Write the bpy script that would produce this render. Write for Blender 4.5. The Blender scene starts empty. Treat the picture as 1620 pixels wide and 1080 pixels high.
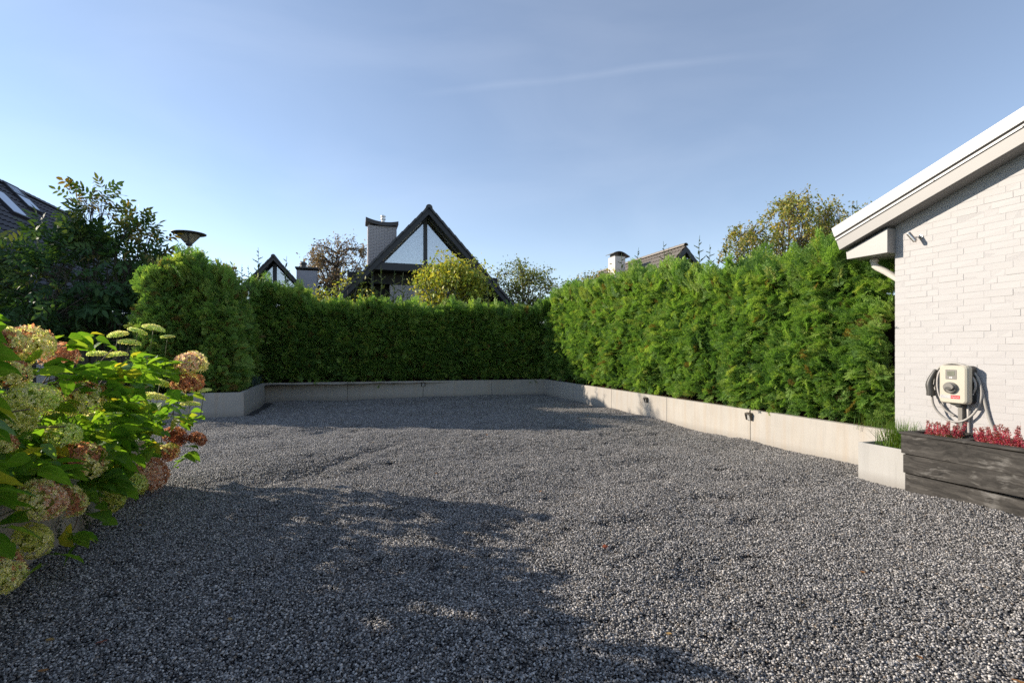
import bpy, bmesh, math, random
import numpy as np
from mathutils import Vector, Matrix, noise as mnoise

random.seed(7)
rng = np.random.default_rng(7)
SC = bpy.context.scene
COL = SC.collection

# ------------------------------------------------------------------ camera, sky, sun, exposure
FPX, EYE, CX, CY = 800.0, 1.35, 810.0, 556.0       # focal length in photo pixels, eye height, principal point
cam_d = bpy.data.cameras.new('camera')
cam = bpy.data.objects.new('camera', cam_d)
COL.objects.link(cam)
SC.camera = cam
cam.location = (0, 0, EYE)
cam.rotation_euler = (math.radians(90), 0, 0)
cam_d.sensor_fit = 'HORIZONTAL'
cam_d.sensor_width = 36.0
cam_d.lens = 36.0 * FPX / 1620.0
cam_d.shift_y = (CY - 540.0) / 1620.0
cam_d.clip_start = 0.05
cam_d.clip_end = 2000.0

SUN_EL, SUN_AZ = 21.8, -76.0                        # azimuth from +Y towards +X
sun_dir = Vector((math.sin(math.radians(SUN_AZ)) * math.cos(math.radians(SUN_EL)),
                  math.cos(math.radians(SUN_AZ)) * math.cos(math.radians(SUN_EL)),
                  math.sin(math.radians(SUN_EL))))
sl = bpy.data.lights.new('sun', 'SUN')
sl.energy = 4.6
sl.angle = math.radians(0.5)
sl.color = (1.0, 0.89, 0.74)
so = bpy.data.objects.new('sun', sl)
COL.objects.link(so)
so.rotation_euler = sun_dir.to_track_quat('Z', 'Y').to_euler()
so.location = (-30, 10, 30)

W = bpy.data.worlds.new('World')
SC.world = W
W.use_nodes = True
wn, wl = W.node_tree.nodes, W.node_tree.links
wn.clear()
w_out = wn.new('ShaderNodeOutputWorld')
w_bg = wn.new('ShaderNodeBackground')
w_sky = wn.new('ShaderNodeTexSky')
w_sky.sky_type = 'NISHITA'
w_sky.sun_disc = False
w_sky.sun_elevation = math.radians(SUN_EL)
w_sky.sun_rotation = math.radians(SUN_AZ)
w_sky.air_density = 0.85
w_sky.dust_density = 0.0
w_sky.ozone_density = 1.3
w_bg.inputs['Strength'].default_value = 0.125


def world_math(op, a, b=None, clamp=False):
    n = wn.new('ShaderNodeMath')
    n.operation = op
    n.use_clamp = clamp
    for k, v in enumerate((a, b)):
        if v is None:
            continue
        if isinstance(v, (int, float)):
            n.inputs[k].default_value = v
        else:
            wl.new(v, n.inputs[k])
    return n.outputs[0]


# thin high cloud: one long drawn-out vapour trail and faint veils
w_tc = wn.new('ShaderNodeTexCoord')
r1 = Vector((-0.15, 1, 0.511)).normalized()
r2 = Vector((0.475, 1, 0.5835)).normalized()
nc = r1.cross(r2).normalized()
w_dot = wn.new('ShaderNodeVectorMath')
w_dot.operation = 'DOT_PRODUCT'
w_dot.inputs[1].default_value = nc
wl.new(w_tc.outputs['Generated'], w_dot.inputs[0])
w_no = wn.new('ShaderNodeTexNoise')
w_no.inputs['Scale'].default_value = 9.0
w_no.inputs['Detail'].default_value = 5.0
wl.new(w_tc.outputs['Generated'], w_no.inputs['Vector'])
wob = world_math('MULTIPLY', world_math('SUBTRACT', w_no.outputs['Fac'], 0.5), 0.012)
dist = world_math('ABSOLUTE', world_math('ADD', w_dot.outputs['Value'], wob))
core = world_math('SUBTRACT', 1.0, world_math('MULTIPLY', dist, 120.0), clamp=True)
w_no2 = wn.new('ShaderNodeTexNoise')
w_no2.inputs['Scale'].default_value = 2.3
w_no2.inputs['Detail'].default_value = 6.0
w_no2.inputs['Distortion'].default_value = 0.6
w_map = wn.new('ShaderNodeMapping')
w_map.inputs['Scale'].default_value = (0.9, 0.9, 2.6)
w_map.inputs['Rotation'].default_value = (0.0, 0.35, 0.2)
wl.new(w_tc.outputs['Generated'], w_map.inputs['Vector'])
wl.new(w_map.outputs['Vector'], w_no2.inputs['Vector'])
veil = world_math('MULTIPLY', world_math('SUBTRACT', w_no2.outputs['Fac'], 0.42, clamp=True), 0.16)
w_al = wn.new('ShaderNodeVectorMath')
w_al.operation = 'DOT_PRODUCT'
w_al.inputs[1].default_value = nc.cross(r1).normalized()
wl.new(w_tc.outputs['Generated'], w_al.inputs[0])
span = r2.dot(nc.cross(r1).normalized())
pos = world_math('DIVIDE', world_math('SUBTRACT', w_al.outputs['Value'], span * 0.5), span * 0.62)
fade = world_math('SUBTRACT', 1.0, world_math('MULTIPLY', pos, pos), clamp=True)
trail = world_math('MULTIPLY', world_math('MULTIPLY', core, fade), world_math('MULTIPLY', w_no.outputs['Fac'], 0.06))
amount = world_math('ADD', world_math('ADD', trail, veil), 0.055, clamp=True)
w_mix = wn.new('ShaderNodeMixRGB')
w_mix.inputs['Color2'].default_value = (7.8, 8.0, 8.5, 1)
wl.new(amount, w_mix.inputs['Fac'])
w_wb = wn.new('ShaderNodeMixRGB')
w_wb.blend_type = 'MULTIPLY'
w_wb.inputs['Fac'].default_value = 1.0
w_wb.inputs['Color2'].default_value = (1.03, 0.965, 0.935, 1)
wl.new(w_sky.outputs['Color'], w_wb.inputs['Color1'])
wl.new(w_wb.outputs['Color'], w_mix.inputs['Color1'])
wl.new(w_mix.outputs['Color'], w_bg.inputs['Color'])
wl.new(w_bg.outputs['Background'], w_out.inputs['Surface'])

vs = SC.view_settings
vs.view_transform = 'Standard'
vs.look = 'None'
vs.exposure = 0.78
vs.gamma = 1.0
vs.use_curve_mapping = False
SC.cycles.use_denoising = False
SC.cycles.use_adaptive_sampling = False
SC.cycles.sample_clamp_indirect = 6.0
SC.cycles.max_bounces = 8
SC.cycles.transparent_max_bounces = 12

# ------------------------------------------------------------------ site frame
# the walls share one direction: s runs along the house wall towards the viewer, t runs to the right across the court
D = np.array([255.0, -800.0]) / math.hypot(255, 800)
E_ = np.array([-D[1], D[0]])
ANG = math.atan2(D[1], D[0])


def site(s, t, z=0.0):
    p = s * D + t * E_
    return Vector((p[0], p[1], z))


def to_site(p):
    return (p[0] * D[0] + p[1] * D[1], p[0] * E_[0] + p[1] * E_[1])


def ray(px, py):
    return np.array([(px - CX) / FPX, 1.0, (CY - py) / FPX])


def on_t(px, py, t):
    r = ray(px, py)
    y = t / (r[0] * E_[0] + r[1] * E_[1])
    p = r * y
    return (p[0] * D[0] + p[1] * D[1], t, p[2] + EYE)


def at_y(px, py, y):
    r = ray(px, py) * y
    return Vector((r[0], r[1], r[2] + EYE))


# ------------------------------------------------------------------ helpers: meshes and objects
def link(o, parent=None):
    COL.objects.link(o)
    if parent is not None:
        o.parent = parent
    return o


def tag(o, label=None, cat=None, group=None, kind=None):
    if label:
        o['label'] = label
    if cat:
        o['category'] = cat
    if group:
        o['group'] = group
    if kind:
        o['kind'] = kind
    return o


def root(name, label, cat, s, t, z=0.0, group=None):
    o = bpy.data.objects.new(name, None)
    o.empty_display_size = 0.2
    o.location = site(s, t, z)
    o.rotation_euler = (0, 0, ANG)
    link(o)
    return tag(o, label, cat, group)


def wroot(name, label, cat, loc, group=None, rz=0.0):
    o = bpy.data.objects.new(name, None)
    o.empty_display_size = 0.2
    o.location = loc
    o.rotation_euler = (0, 0, rz)
    link(o)
    return tag(o, label, cat, group)


class MB:
    def __init__(self):
        self.v, self.f, self.c, self.l = [], [], [], []

    def add(self, vs_, fs, col=None, lc=None):
        b = len(self.v)
        self.v.extend([tuple(p) for p in vs_])
        self.f.extend([tuple(b + i for i in f) for f in fs])
        n = len(vs_)
        self.c.extend([col if col is not None else (1, 1, 1)] * n)
        self.l.extend(lc if lc is not None else [(0, 0, 0)] * n)
        return self

    def box(self, x0, x1, y0, y1, z0, z1, col=None):
        v = [(x0, y0, z0), (x1, y0, z0), (x1, y1, z0), (x0, y1, z0), (x0, y0, z1), (x1, y0, z1), (x1, y1, z1), (x0, y1, z1)]
        return self.add(v, [(0, 3, 2, 1), (4, 5, 6, 7), (0, 1, 5, 4), (1, 2, 6, 5), (2, 3, 7, 6), (3, 0, 4, 7)], col)

    def prism_y(self, poly, y0, y1, col=None):
        """poly: list of (x, z) seen from -y, extruded from y0 to y1"""
        n = len(poly)
        v = [(x, y0, z) for x, z in poly] + [(x, y1, z) for x, z in poly]
        area = sum(poly[i][0] * poly[(i + 1) % n][1] - poly[(i + 1) % n][0] * poly[i][1] for i in range(n))
        fs = [tuple(range(n)), tuple(range(2 * n - 1, n - 1, -1))]
        for i in range(n):
            j = (i + 1) % n
            fs.append((i, i + n, j + n, j))
        if area < 0:
            fs = [tuple(reversed(f)) for f in fs]
        return self.add(v, fs, col)

    def tube(self, pts, rad, seg=8, col=None, cap=True):
        pts = [Vector(p) for p in pts]
        n = len(pts)
        rads = rad if hasattr(rad, '__len__') else [rad] * n
        vv, ff = [], []
        up = Vector((0.13, 0.31, 0.94))
        for i, p in enumerate(pts):
            tg = (pts[min(i + 1, n - 1)] - pts[max(i - 1, 0)])
            if tg.length < 1e-9:
                tg = Vector((0, 0, 1))
            tg.normalize()
            a = up - tg * up.dot(tg)
            if a.length < 1e-3:
                a = Vector((1, 0, 0)) - tg * tg.x
            a.normalize()
            up = a
            b = tg.cross(a)
            for k in range(seg):
                q = 2 * math.pi * k / seg
                vv.append(p + (a * math.cos(q) + b * math.sin(q)) * rads[i])
        for i in range(n - 1):
            for k in range(seg):
                k2 = (k + 1) % seg
                ff.append((i * seg + k, i * seg + k2, (i + 1) * seg + k2, (i + 1) * seg + k))
        if cap:
            ff.append(tuple(range(seg - 1, -1, -1)))
            ff.append(tuple((n - 1) * seg + k for k in range(seg)))
        return self.add(vv, ff, col)

    def lathe(self, prof, seg=24, c=(0, 0, 0), col=None):
        vv, ff = [], []
        for r, z in prof:
            for k in range(seg):
                q = 2 * math.pi * k / seg
                vv.append((c[0] + r * math.cos(q), c[1] + r * math.sin(q), c[2] + z))
        for i in range(len(prof) - 1):
            for k in range(seg):
                k2 = (k + 1) % seg
                ff.append((i * seg + k, i * seg + k2, (i + 1) * seg + k2, (i + 1) * seg + k))
        return self.add(vv, ff, col)

    def mesh(self, name, mat, smooth=False, bevel=0.0, seg=1, attrs=True):
        me = bpy.data.meshes.new(name)
        me.from_pydata([tuple(p) for p in self.v], [], self.f)
        if attrs and bevel == 0:
            a = me.attributes.new('col', 'FLOAT_VECTOR', 'POINT')
            a.data.foreach_set('vector', np.array(self.c, dtype=np.float32).ravel())
            a = me.attributes.new('lc', 'FLOAT_VECTOR', 'POINT')
            a.data.foreach_set('vector', np.array(self.l, dtype=np.float32).ravel())
        if bevel > 0:
            bm = bmesh.new()
            bm.from_mesh(me)
            bmesh.ops.bevel(bm, geom=[e for e in bm.edges if len(e.link_faces) == 2 and e.calc_face_angle(0) > 0.5],
                            offset=bevel, segments=seg, profile=0.6, affect='EDGES', clamp_overlap=True)
            bm.to_mesh(me)
            bm.free()
        if mat is not None:
            me.materials.append(mat)
        if smooth:
            me.polygons.foreach_set('use_smooth', [True] * len(me.polygons))
        me.update()
        return me

    def obj(self, name, mat, parent=None, smooth=False, bevel=0.0, seg=1, attrs=True):
        return link(bpy.data.objects.new(name, self.mesh(name, mat, smooth, bevel, seg, attrs)), parent)


def quads_mesh(name, verts, nper, mat, col=None, lc=None, faces_per=None):
    """many small identical polygons: verts (N, nper, 3)"""
    n = verts.shape[0]
    me = bpy.data.meshes.new(name)
    fp = faces_per or [tuple(range(nper))]
    me.vertices.add(n * nper)
    me.vertices.foreach_set('co', verts.reshape(-1).astype(np.float32))
    idx = np.concatenate([np.array(f) for f in fp])
    loops = (np.arange(n)[:, None] * nper + idx[None, :]).ravel()
    tot = np.tile(np.array([len(f) for f in fp]), n)
    me.loops.add(len(loops))
    me.loops.foreach_set('vertex_index', loops.astype(np.int32))
    me.polygons.add(len(tot))
    st = np.concatenate([[0], np.cumsum(tot)[:-1]])
    me.polygons.foreach_set('loop_start', st.astype(np.int32))
    me.polygons.foreach_set('loop_total', tot.astype(np.int32))
    if col is not None:
        a = me.attributes.new('col', 'FLOAT_VECTOR', 'POINT')
        a.data.foreach_set('vector', np.repeat(col, nper, axis=0).astype(np.float32).ravel())
    if lc is not None:
        a = me.attributes.new('lc', 'FLOAT_VECTOR', 'POINT')
        a.data.foreach_set('vector', np.tile(lc, (n, 1)).astype(np.float32).ravel())
    me.update(calc_edges=True)
    me.validate()
    if mat:
        me.materials.append(mat)
    return me


def unit(a):
    return a / np.maximum(np.linalg.norm(a, axis=-1, keepdims=True), 1e-9)


def frames(axis, normal):
    x = unit(axis)
    z = unit(normal - x * np.sum(normal * x, axis=1, keepdims=True))
    y = np.cross(z, x)
    return np.stack([x, y, z], axis=2)             # columns


def eulers(R):
    ry = -np.arcsin(np.clip(R[:, 2, 0], -1, 1))
    rx = np.arctan2(R[:, 2, 1], R[:, 2, 2])
    rz = np.arctan2(R[:, 1, 0], R[:, 0, 0])
    return np.stack([rx, ry, rz], axis=1)


_groups = {}


def scatter_group(coll):
    if coll.name in _groups:
        return _groups[coll.name]
    g = bpy.data.node_groups.new('scatter_' + coll.name, 'GeometryNodeTree')
    g.interface.new_socket('Geometry', in_out='INPUT', socket_type='NodeSocketGeometry')
    g.interface.new_socket('Geometry', in_out='OUTPUT', socket_type='NodeSocketGeometry')
    N, L = g.nodes, g.links
    gi, go = N.new('NodeGroupInput'), N.new('NodeGroupOutput')
    ci = N.new('GeometryNodeCollectionInfo')
    ci.inputs['Collection'].default_value = coll
    ci.inputs['Separate Children'].default_value = True
    ci.inputs['Reset Children'].default_value = True
    ip = N.new('GeometryNodeInstanceOnPoints')
    ip.inputs['Pick Instance'].default_value = True

    def att(nm, ty):
        a = N.new('GeometryNodeInputNamedAttribute')
        a.data_type = ty
        a.inputs['Name'].default_value = nm
        return a.outputs['Attribute']
    e2r = N.new('FunctionNodeEulerToRotation')
    L.new(gi.outputs[0], ip.inputs['Points'])
    L.new(ci.outputs[0], ip.inputs['Instance'])
    L.new(att('vi', 'INT'), ip.inputs['Instance Index'])
    L.new(att('rot', 'FLOAT_VECTOR'), e2r.inputs[0])
    L.new(e2r.outputs[0], ip.inputs['Rotation'])
    L.new(att('scl', 'FLOAT'), ip.inputs['Scale'])
    L.new(ip.outputs[0], go.inputs[0])
    _groups[coll.name] = g
    return g


def scatter(name, coll, pts, eul, scl, tint, parent=None, kind='stuff'):
    n = len(pts)
    me = bpy.data.meshes.new(name)
    me.vertices.add(n)
    me.vertices.foreach_set('co', np.asarray(pts, dtype=np.float32).ravel())
    a = me.attributes.new('rot', 'FLOAT_VECTOR', 'POINT')
    a.data.foreach_set('vector', np.asarray(eul, dtype=np.float32).ravel())
    a = me.attributes.new('scl', 'FLOAT', 'POINT')
    a.data.foreach_set('value', np.asarray(scl, dtype=np.float32))
    a = me.attributes.new('tint', 'FLOAT', 'POINT')
    a.data.foreach_set('value', np.asarray(tint, dtype=np.float32))
    a = me.attributes.new('vi', 'INT', 'POINT')
    a.data.foreach_set('value', rng.integers(0, len(coll.objects), n).astype(np.int32))
    o = bpy.data.objects.new(name, me)
    m = o.modifiers.new('scatter', 'NODES')
    m.node_group = scatter_group(coll)
    link(o, parent)
    if kind:
        o['kind'] = kind
    return o


def proto_collection(name, meshes):
    c = bpy.data.collections.new(name)
    for k, me in enumerate(meshes):
        c.objects.link(bpy.data.objects.new(name + '_shape', me))
    return c


def fbm(p, scale=1.0, octv=3):
    v, a = 0.0, 1.0
    q = Vector(p) * scale
    for _ in range(octv):
        v += a * mnoise.noise(q)
        q = q * 2.1 + Vector((7.1, 3.3, 1.7))
        a *= 0.5
    return v


# ------------------------------------------------------------------ materials
class NT:
    def __init__(self, name):
        self.m = bpy.data.materials.new(name)
        self.m.use_nodes = True
        self.n, self.l = self.m.node_tree.nodes, self.m.node_tree.links
        self.n.clear()
        self.out = self.n.new('ShaderNodeOutputMaterial')
        self.tc = self.n.new('ShaderNodeTexCoord')

    def set(self, sock, v):
        if isinstance(v, bpy.types.NodeSocket):
            self.l.new(v, sock)
        elif isinstance(v, (tuple, list)) and sock.type == 'RGBA' and len(v) == 3:
            sock.default_value = (*v, 1)
        else:
            sock.default_value = v

    def math(self, op, a, b=0.0, clamp=False):
        n = self.n.new('ShaderNodeMath')
        n.operation = op
        n.use_clamp = clamp
        self.set(n.inputs[0], a)
        self.set(n.inputs[1], b)
        return n.outputs[0]

    def coord(self, scale=(1, 1, 1), out='Object', rot=(0, 0, 0)):
        mp = self.n.new('ShaderNodeMapping')
        mp.inputs['Scale'].default_value = scale
        mp.inputs['Rotation'].default_value = rot
        self.l.new(self.tc.outputs[out], mp.inputs['Vector'])
        return mp.outputs['Vector']

    def noise(self, scale, vec=None, detail=4.0, rough=0.55, dist=0.0):
        n = self.n.new('ShaderNodeTexNoise')
        n.inputs['Scale'].default_value = scale
        n.inputs['Detail'].default_value = detail
        n.inputs['Roughness'].default_value = rough
        n.inputs['Distortion'].default_value = dist
        self.l.new(vec if vec is not None else self.tc.outputs['Object'], n.inputs['Vector'])
        return n.outputs['Fac']

    def ramp(self, fac, stops):
        r = self.n.new('ShaderNodeValToRGB')
        el = r.color_ramp.elements
        while len(el) < len(stops):
            el.new(0.5)
        for e, (p, c) in zip(el, stops):
            e.position = p
            e.color = (*c, 1) if len(c) == 3 else c
        self.l.new(fac, r.inputs['Fac'])
        return r.outputs['Color']

    def mix(self, fac, a, b, mode='MIX'):
        n = self.n.new('ShaderNodeMixRGB')
        n.blend_type = mode
        self.set(n.inputs['Fac'], fac)
        self.set(n.inputs['Color1'], a)
        self.set(n.inputs['Color2'], b)
        return n.outputs['Color']

    def attr(self, name, typ='GEOMETRY', out='Fac'):
        a = self.n.new('ShaderNodeAttribute')
        a.attribute_type = typ
        a.attribute_name = name
        return a.outputs[out]

    def rand(self):
        return self.n.new('ShaderNodeObjectInfo').outputs['Random']

    def sep(self, v):
        s = self.n.new('ShaderNodeSeparateXYZ')
        self.l.new(v, s.inputs[0])
        return s.outputs

    def bump(self, h, strength=0.3, dist=0.01):
        b = self.n.new('ShaderNodeBump')
        b.inputs['Strength'].default_value = strength
        b.inputs['Distance'].default_value = dist
        self.l.new(h, b.inputs['Height'])
        return b.outputs['Normal']

    def pbsdf(self, color, rough=0.6, metal=0.0, normal=None, spec=0.5, **kw):
        p = self.n.new('ShaderNodeBsdfPrincipled')
        self.set(p.inputs['Base Color'], color)
        self.set(p.inputs['Roughness'], rough)
        self.set(p.inputs['Metallic'], metal)
        self.set(p.inputs['Specular IOR Level'], spec)
        if normal is not None:
            self.l.new(normal, p.inputs['Normal'])
        return p.outputs['BSDF']

    def done(self, sh):
        self.l.new(sh, self.out.inputs['Surface'])
        return self.m

    def leafy(self, color, trans=0.4, rough=0.5, boost=(1.3, 1.25, 0.7), normal=None, spec=0.4):
        p = self.pbsdf(color, rough, normal=normal, spec=spec)
        t = self.n.new('ShaderNodeBsdfTranslucent')
        c2 = self.mix(1.0, color, boost, 'MULTIPLY')
        self.l.new(c2, t.inputs['Color'])
        m = self.n.new('ShaderNodeMixShader')
        m.inputs['Fac'].default_value = trans
        self.l.new(p, m.inputs[1])
        self.l.new(t.outputs[0], m.inputs[2])
        return self.done(m.outputs[0])


def simple(name, color, rough=0.6, metal=0.0, var=0.0, scale=20.0, bump=0.0, spec=0.5):
    k = NT(name)
    c = color
    nz = None
    if var > 0 or bump > 0:
        nz = k.noise(scale)
    if var > 0:
        c = k.mix(nz, tuple(max(0, x * (1 - var)) for x in color), tuple(min(1, x * (1 + var)) for x in color))
    nm = k.bump(nz, bump, 0.004) if bump > 0 else None
    return k.done(k.pbsdf(c, rough, metal, nm, spec))


M = {}

# gravel: per stone colour
k = NT('gravel_stone')
c = k.attr('col', out='Color')
n1 = k.noise(260.0, detail=3)
c = k.mix(k.math('MULTIPLY', n1, 0.5), c, (0.03, 0.03, 0.035))
big = k.n.new('ShaderNodeTexNoise')
M['gravel'] = k.done(k.pbsdf(c, 0.55, spec=0.55))
k.n.remove(big)
k = NT('gravel_base')
c = k.ramp(k.noise(90.0, detail=6), [(0.3, (0.012, 0.012, 0.014)), (0.6, (0.05, 0.05, 0.055)), (0.8, (0.12, 0.12, 0.12))])
M['gravel_base'] = k.done(k.pbsdf(c, 0.8, normal=k.bump(k.noise(120.0), 0.8, 0.02)))

# concrete retaining wall
def concrete(name, base, warm, streak=0.35):
    k = NT(name)
    rnd = k.rand()
    off = k.n.new('ShaderNodeCombineXYZ')
    k.l.new(k.math('MULTIPLY', rnd, 37.0), off.inputs[0])
    va = k.n.new('ShaderNodeVectorMath')
    k.l.new(k.tc.outputs['Object'], va.inputs[0])
    k.l.new(off.outputs[0], va.inputs[1])

    def mapv(sc):
        mp = k.n.new('ShaderNodeMapping')
        mp.inputs['Scale'].default_value = sc
        k.l.new(va.outputs[0], mp.inputs['Vector'])
        return mp.outputs['Vector']
    cloud = k.noise(2.2, va.outputs[0], 5)
    st = k.noise(3.0, mapv((2.6, 2.6, 0.22)), 4)
    st2 = k.noise(14.0, mapv((1.6, 1.6, 0.10)), 3)
    fine = k.noise(120.0, va.outputs[0], 3)
    c = k.mix(cloud, tuple(x * 0.80 for x in base), tuple(min(1, x * 1.1) for x in base))
    c = k.mix(k.math('MULTIPLY', k.ramp(st, [(0.46, (0, 0, 0)), (0.7, (1, 1, 1))]), streak), c, warm)
    c = k.mix(k.math('MULTIPLY', k.ramp(st2, [(0.5, (0, 0, 0)), (0.75, (1, 1, 1))]), 0.22), c, tuple(x * 0.55 for x in base))
    tint = k.mix(rnd, (0.95, 0.95, 0.97), (1.04, 1.02, 1.0))
    c = k.mix(1.0, c, tint, 'MULTIPLY')
    z = k.sep(k.tc.outputs['Object'])[2]
    dirt = k.math('MULTIPLY', k.math('SUBTRACT', 1.0, k.math('MULTIPLY', z, 9.0), clamp=True), k.math('MULTIPLY', cloud, 0.8), clamp=True)
    c = k.mix(dirt, c, (0.16, 0.14, 0.12))
    pit = k.ramp(k.noise(60.0, va.outputs[0], 2), [(0.70, (0, 0, 0)), (0.76, (1, 1, 1))])
    c = k.mix(k.math('MULTIPLY', pit, 0.25), c, (0.15, 0.14, 0.13))
    nm = k.bump(k.math('ADD', fine, k.math('MULTIPLY', cloud, 0.6)), 0.18, 0.006)
    return k.done(k.pbsdf(c, 0.82, normal=nm, spec=0.25))


M['concrete'] = concrete('wall_concrete', (0.40, 0.378, 0.342), (0.36, 0.285, 0.205), 0.42)
M['concrete_pale'] = concrete('planter_concrete', (0.40, 0.39, 0.365), (0.33, 0.31, 0.28), 0.25)
k = NT('rust_stain_concrete')
M['soil'] = simple('soil', (0.05, 0.036, 0.026), 0.95, var=0.6, scale=40, bump=0.9, spec=0.1)

# white painted brick
k = NT('painted_brick')
nz = k.noise(38.0, detail=5)
n2 = k.noise(5.0, k.tc.outputs['Object'], 3)
c = k.mix(k.rand(), (0.375, 0.362, 0.360), (0.385, 0.374, 0.372))
c = k.mix(k.math('MULTIPLY', k.ramp(nz, [(0.62, (0, 0, 0)), (0.78, (1, 1, 1))]), 0.35), c, (0.40, 0.385, 0.37))
M['brick_white'] = k.done(k.pbsdf(c, 0.55, normal=k.bump(k.math('ADD', nz, n2), 0.22, 0.003), spec=0.3))
k = NT('painted_mortar')
nz = k.noise(55.0, detail=5)
c = k.mix(nz, (0.365, 0.353, 0.351), (0.383, 0.371, 0.369))
M['mortar_white'] = k.done(k.pbsdf(c, 0.7, normal=k.bump(nz, 0.6, 0.006), spec=0.3))

M['white_trim'] = simple('white_trim', (0.42, 0.412, 0.405), 0.38, var=0.03, scale=3)
M['grey_trim'] = simple('grey_painted_board', (0.235, 0.225, 0.217), 0.5, var=0.06, scale=5, bump=0.05)
M['grey_trim_pale'] = simple('pale_grey_sheet', (0.29, 0.28, 0.272), 0.42, var=0.06, scale=3)
M['dark_gap'] = simple('dark_gap', (0.06, 0.055, 0.05), 0.7)
M['pipe_white'] = simple('cream_pipe', (0.62, 0.58, 0.53), 0.4, var=0.04)
M['roof_felt'] = simple('roof_felt', (0.06, 0.06, 0.065), 0.85, var=0.3, scale=30, bump=0.3)
M['steel'] = simple('brushed_steel', (0.55, 0.52, 0.48), 0.32, 1.0)
M['bronze'] = simple('bronze_lamp', (0.10, 0.088, 0.074), 0.45, 0.6, var=0.2, scale=30)
M['lens'] = simple('frosted_lens', (0.35, 0.34, 0.32), 0.35)
M['cream_plastic'] = simple('cream_plastic', (0.44, 0.41, 0.335), 0.36, var=0.015, scale=6)
M['charcoal_plastic'] = simple('charcoal_plastic', (0.05, 0.048, 0.044), 0.45)
M['mid_plastic'] = simple('grey_plastic', (0.17, 0.16, 0.145), 0.4)
M['screen'] = simple('display_glass', (0.17, 0.18, 0.14), 0.15)
M['red_sticker'] = simple('red_sticker', (0.55, 0.02, 0.03), 0.4)
M['white_print'] = simple('white_print', (0.8, 0.8, 0.8), 0.5)
M['grey_print'] = simple('grey_print', (0.25, 0.25, 0.27), 0.5)
M['cable'] = simple('grey_cable', (0.30, 0.285, 0.265), 0.5)
M['conduit'] = simple('grey_conduit', (0.36, 0.34, 0.32), 0.5)

# weathered planks
k = NT('weathered_wood')
rnd = k.rand()
off = k.n.new('ShaderNodeCombineXYZ')
k.l.new(k.math('MULTIPLY', rnd, 11.0), off.inputs[0])
k.l.new(k.math('MULTIPLY', rnd, 5.0), off.inputs[2])
va = k.n.new('ShaderNodeVectorMath')
k.l.new(k.tc.outputs['Object'], va.inputs[0])
k.l.new(off.outputs[0], va.inputs[1])
mp = k.n.new('ShaderNodeMapping')
mp.inputs['Scale'].default_value = (0.55, 6.0, 6.0)
k.l.new(va.outputs[0], mp.inputs['Vector'])
warp = k.noise(3.2, va.outputs[0], 3, dist=0.4)
vw = k.n.new('ShaderNodeVectorMath')
vw.operation = 'MULTIPLY_ADD'
k.l.new(warp, vw.inputs[0])
vw.inputs[1].default_value = (0.0, 0.8, 0.8)
k.l.new(mp.outputs[0], vw.inputs[2])
grain = k.noise(5.0, vw.outputs[0], 7, 0.68, 0.6)
fine = k.noise(22.0, vw.outputs[0], 4, 0.6)
worn = k.noise(4.2, va.outputs[0], 4, 0.6, 0.4)
c = k.ramp(grain, [(0.30, (0.012, 0.011, 0.010)), (0.48, (0.042, 0.038, 0.034)), (0.66, (0.085, 0.078, 0.070))])
c = k.mix(k.math('MULTIPLY', k.ramp(k.math('MULTIPLY', worn, k.math('ADD', grain, 0.35)), [(0.50, (0, 0, 0)), (0.66, (1, 1, 1))]), 0.8),
          c, (0.22, 0.21, 0.195))
c = k.mix(k.math('MULTIPLY', fine, 0.35), c, (0.015, 0.014, 0.013))
M['wood'] = k.done(k.pbsdf(c, 0.78, normal=k.bump(k.math('ADD', grain, k.math('MULTIPLY', fine, 0.5)), 0.55, 0.006), spec=0.25))

# thuja sprays
k = NT('thuja_leaf')
tint = k.attr('tint', 'INSTANCER')
lc = k.sep(k.attr('lc', out='Vector'))
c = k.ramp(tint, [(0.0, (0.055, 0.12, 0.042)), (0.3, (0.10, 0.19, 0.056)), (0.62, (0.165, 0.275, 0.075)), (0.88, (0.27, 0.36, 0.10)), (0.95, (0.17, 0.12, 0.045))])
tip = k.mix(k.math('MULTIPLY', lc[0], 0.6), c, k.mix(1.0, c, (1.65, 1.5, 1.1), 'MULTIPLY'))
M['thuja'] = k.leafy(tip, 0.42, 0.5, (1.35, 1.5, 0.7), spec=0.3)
M['hedge_core'] = simple('hedge_dark_core', (0.022, 0.018, 0.011), 0.95, var=0.6, scale=25, spec=0.05)  # dark tone of the solid light-blocking core added inside the hedges
M['shoot'] = simple('shoot_bark', (0.13, 0.115, 0.06), 0.8)

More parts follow.
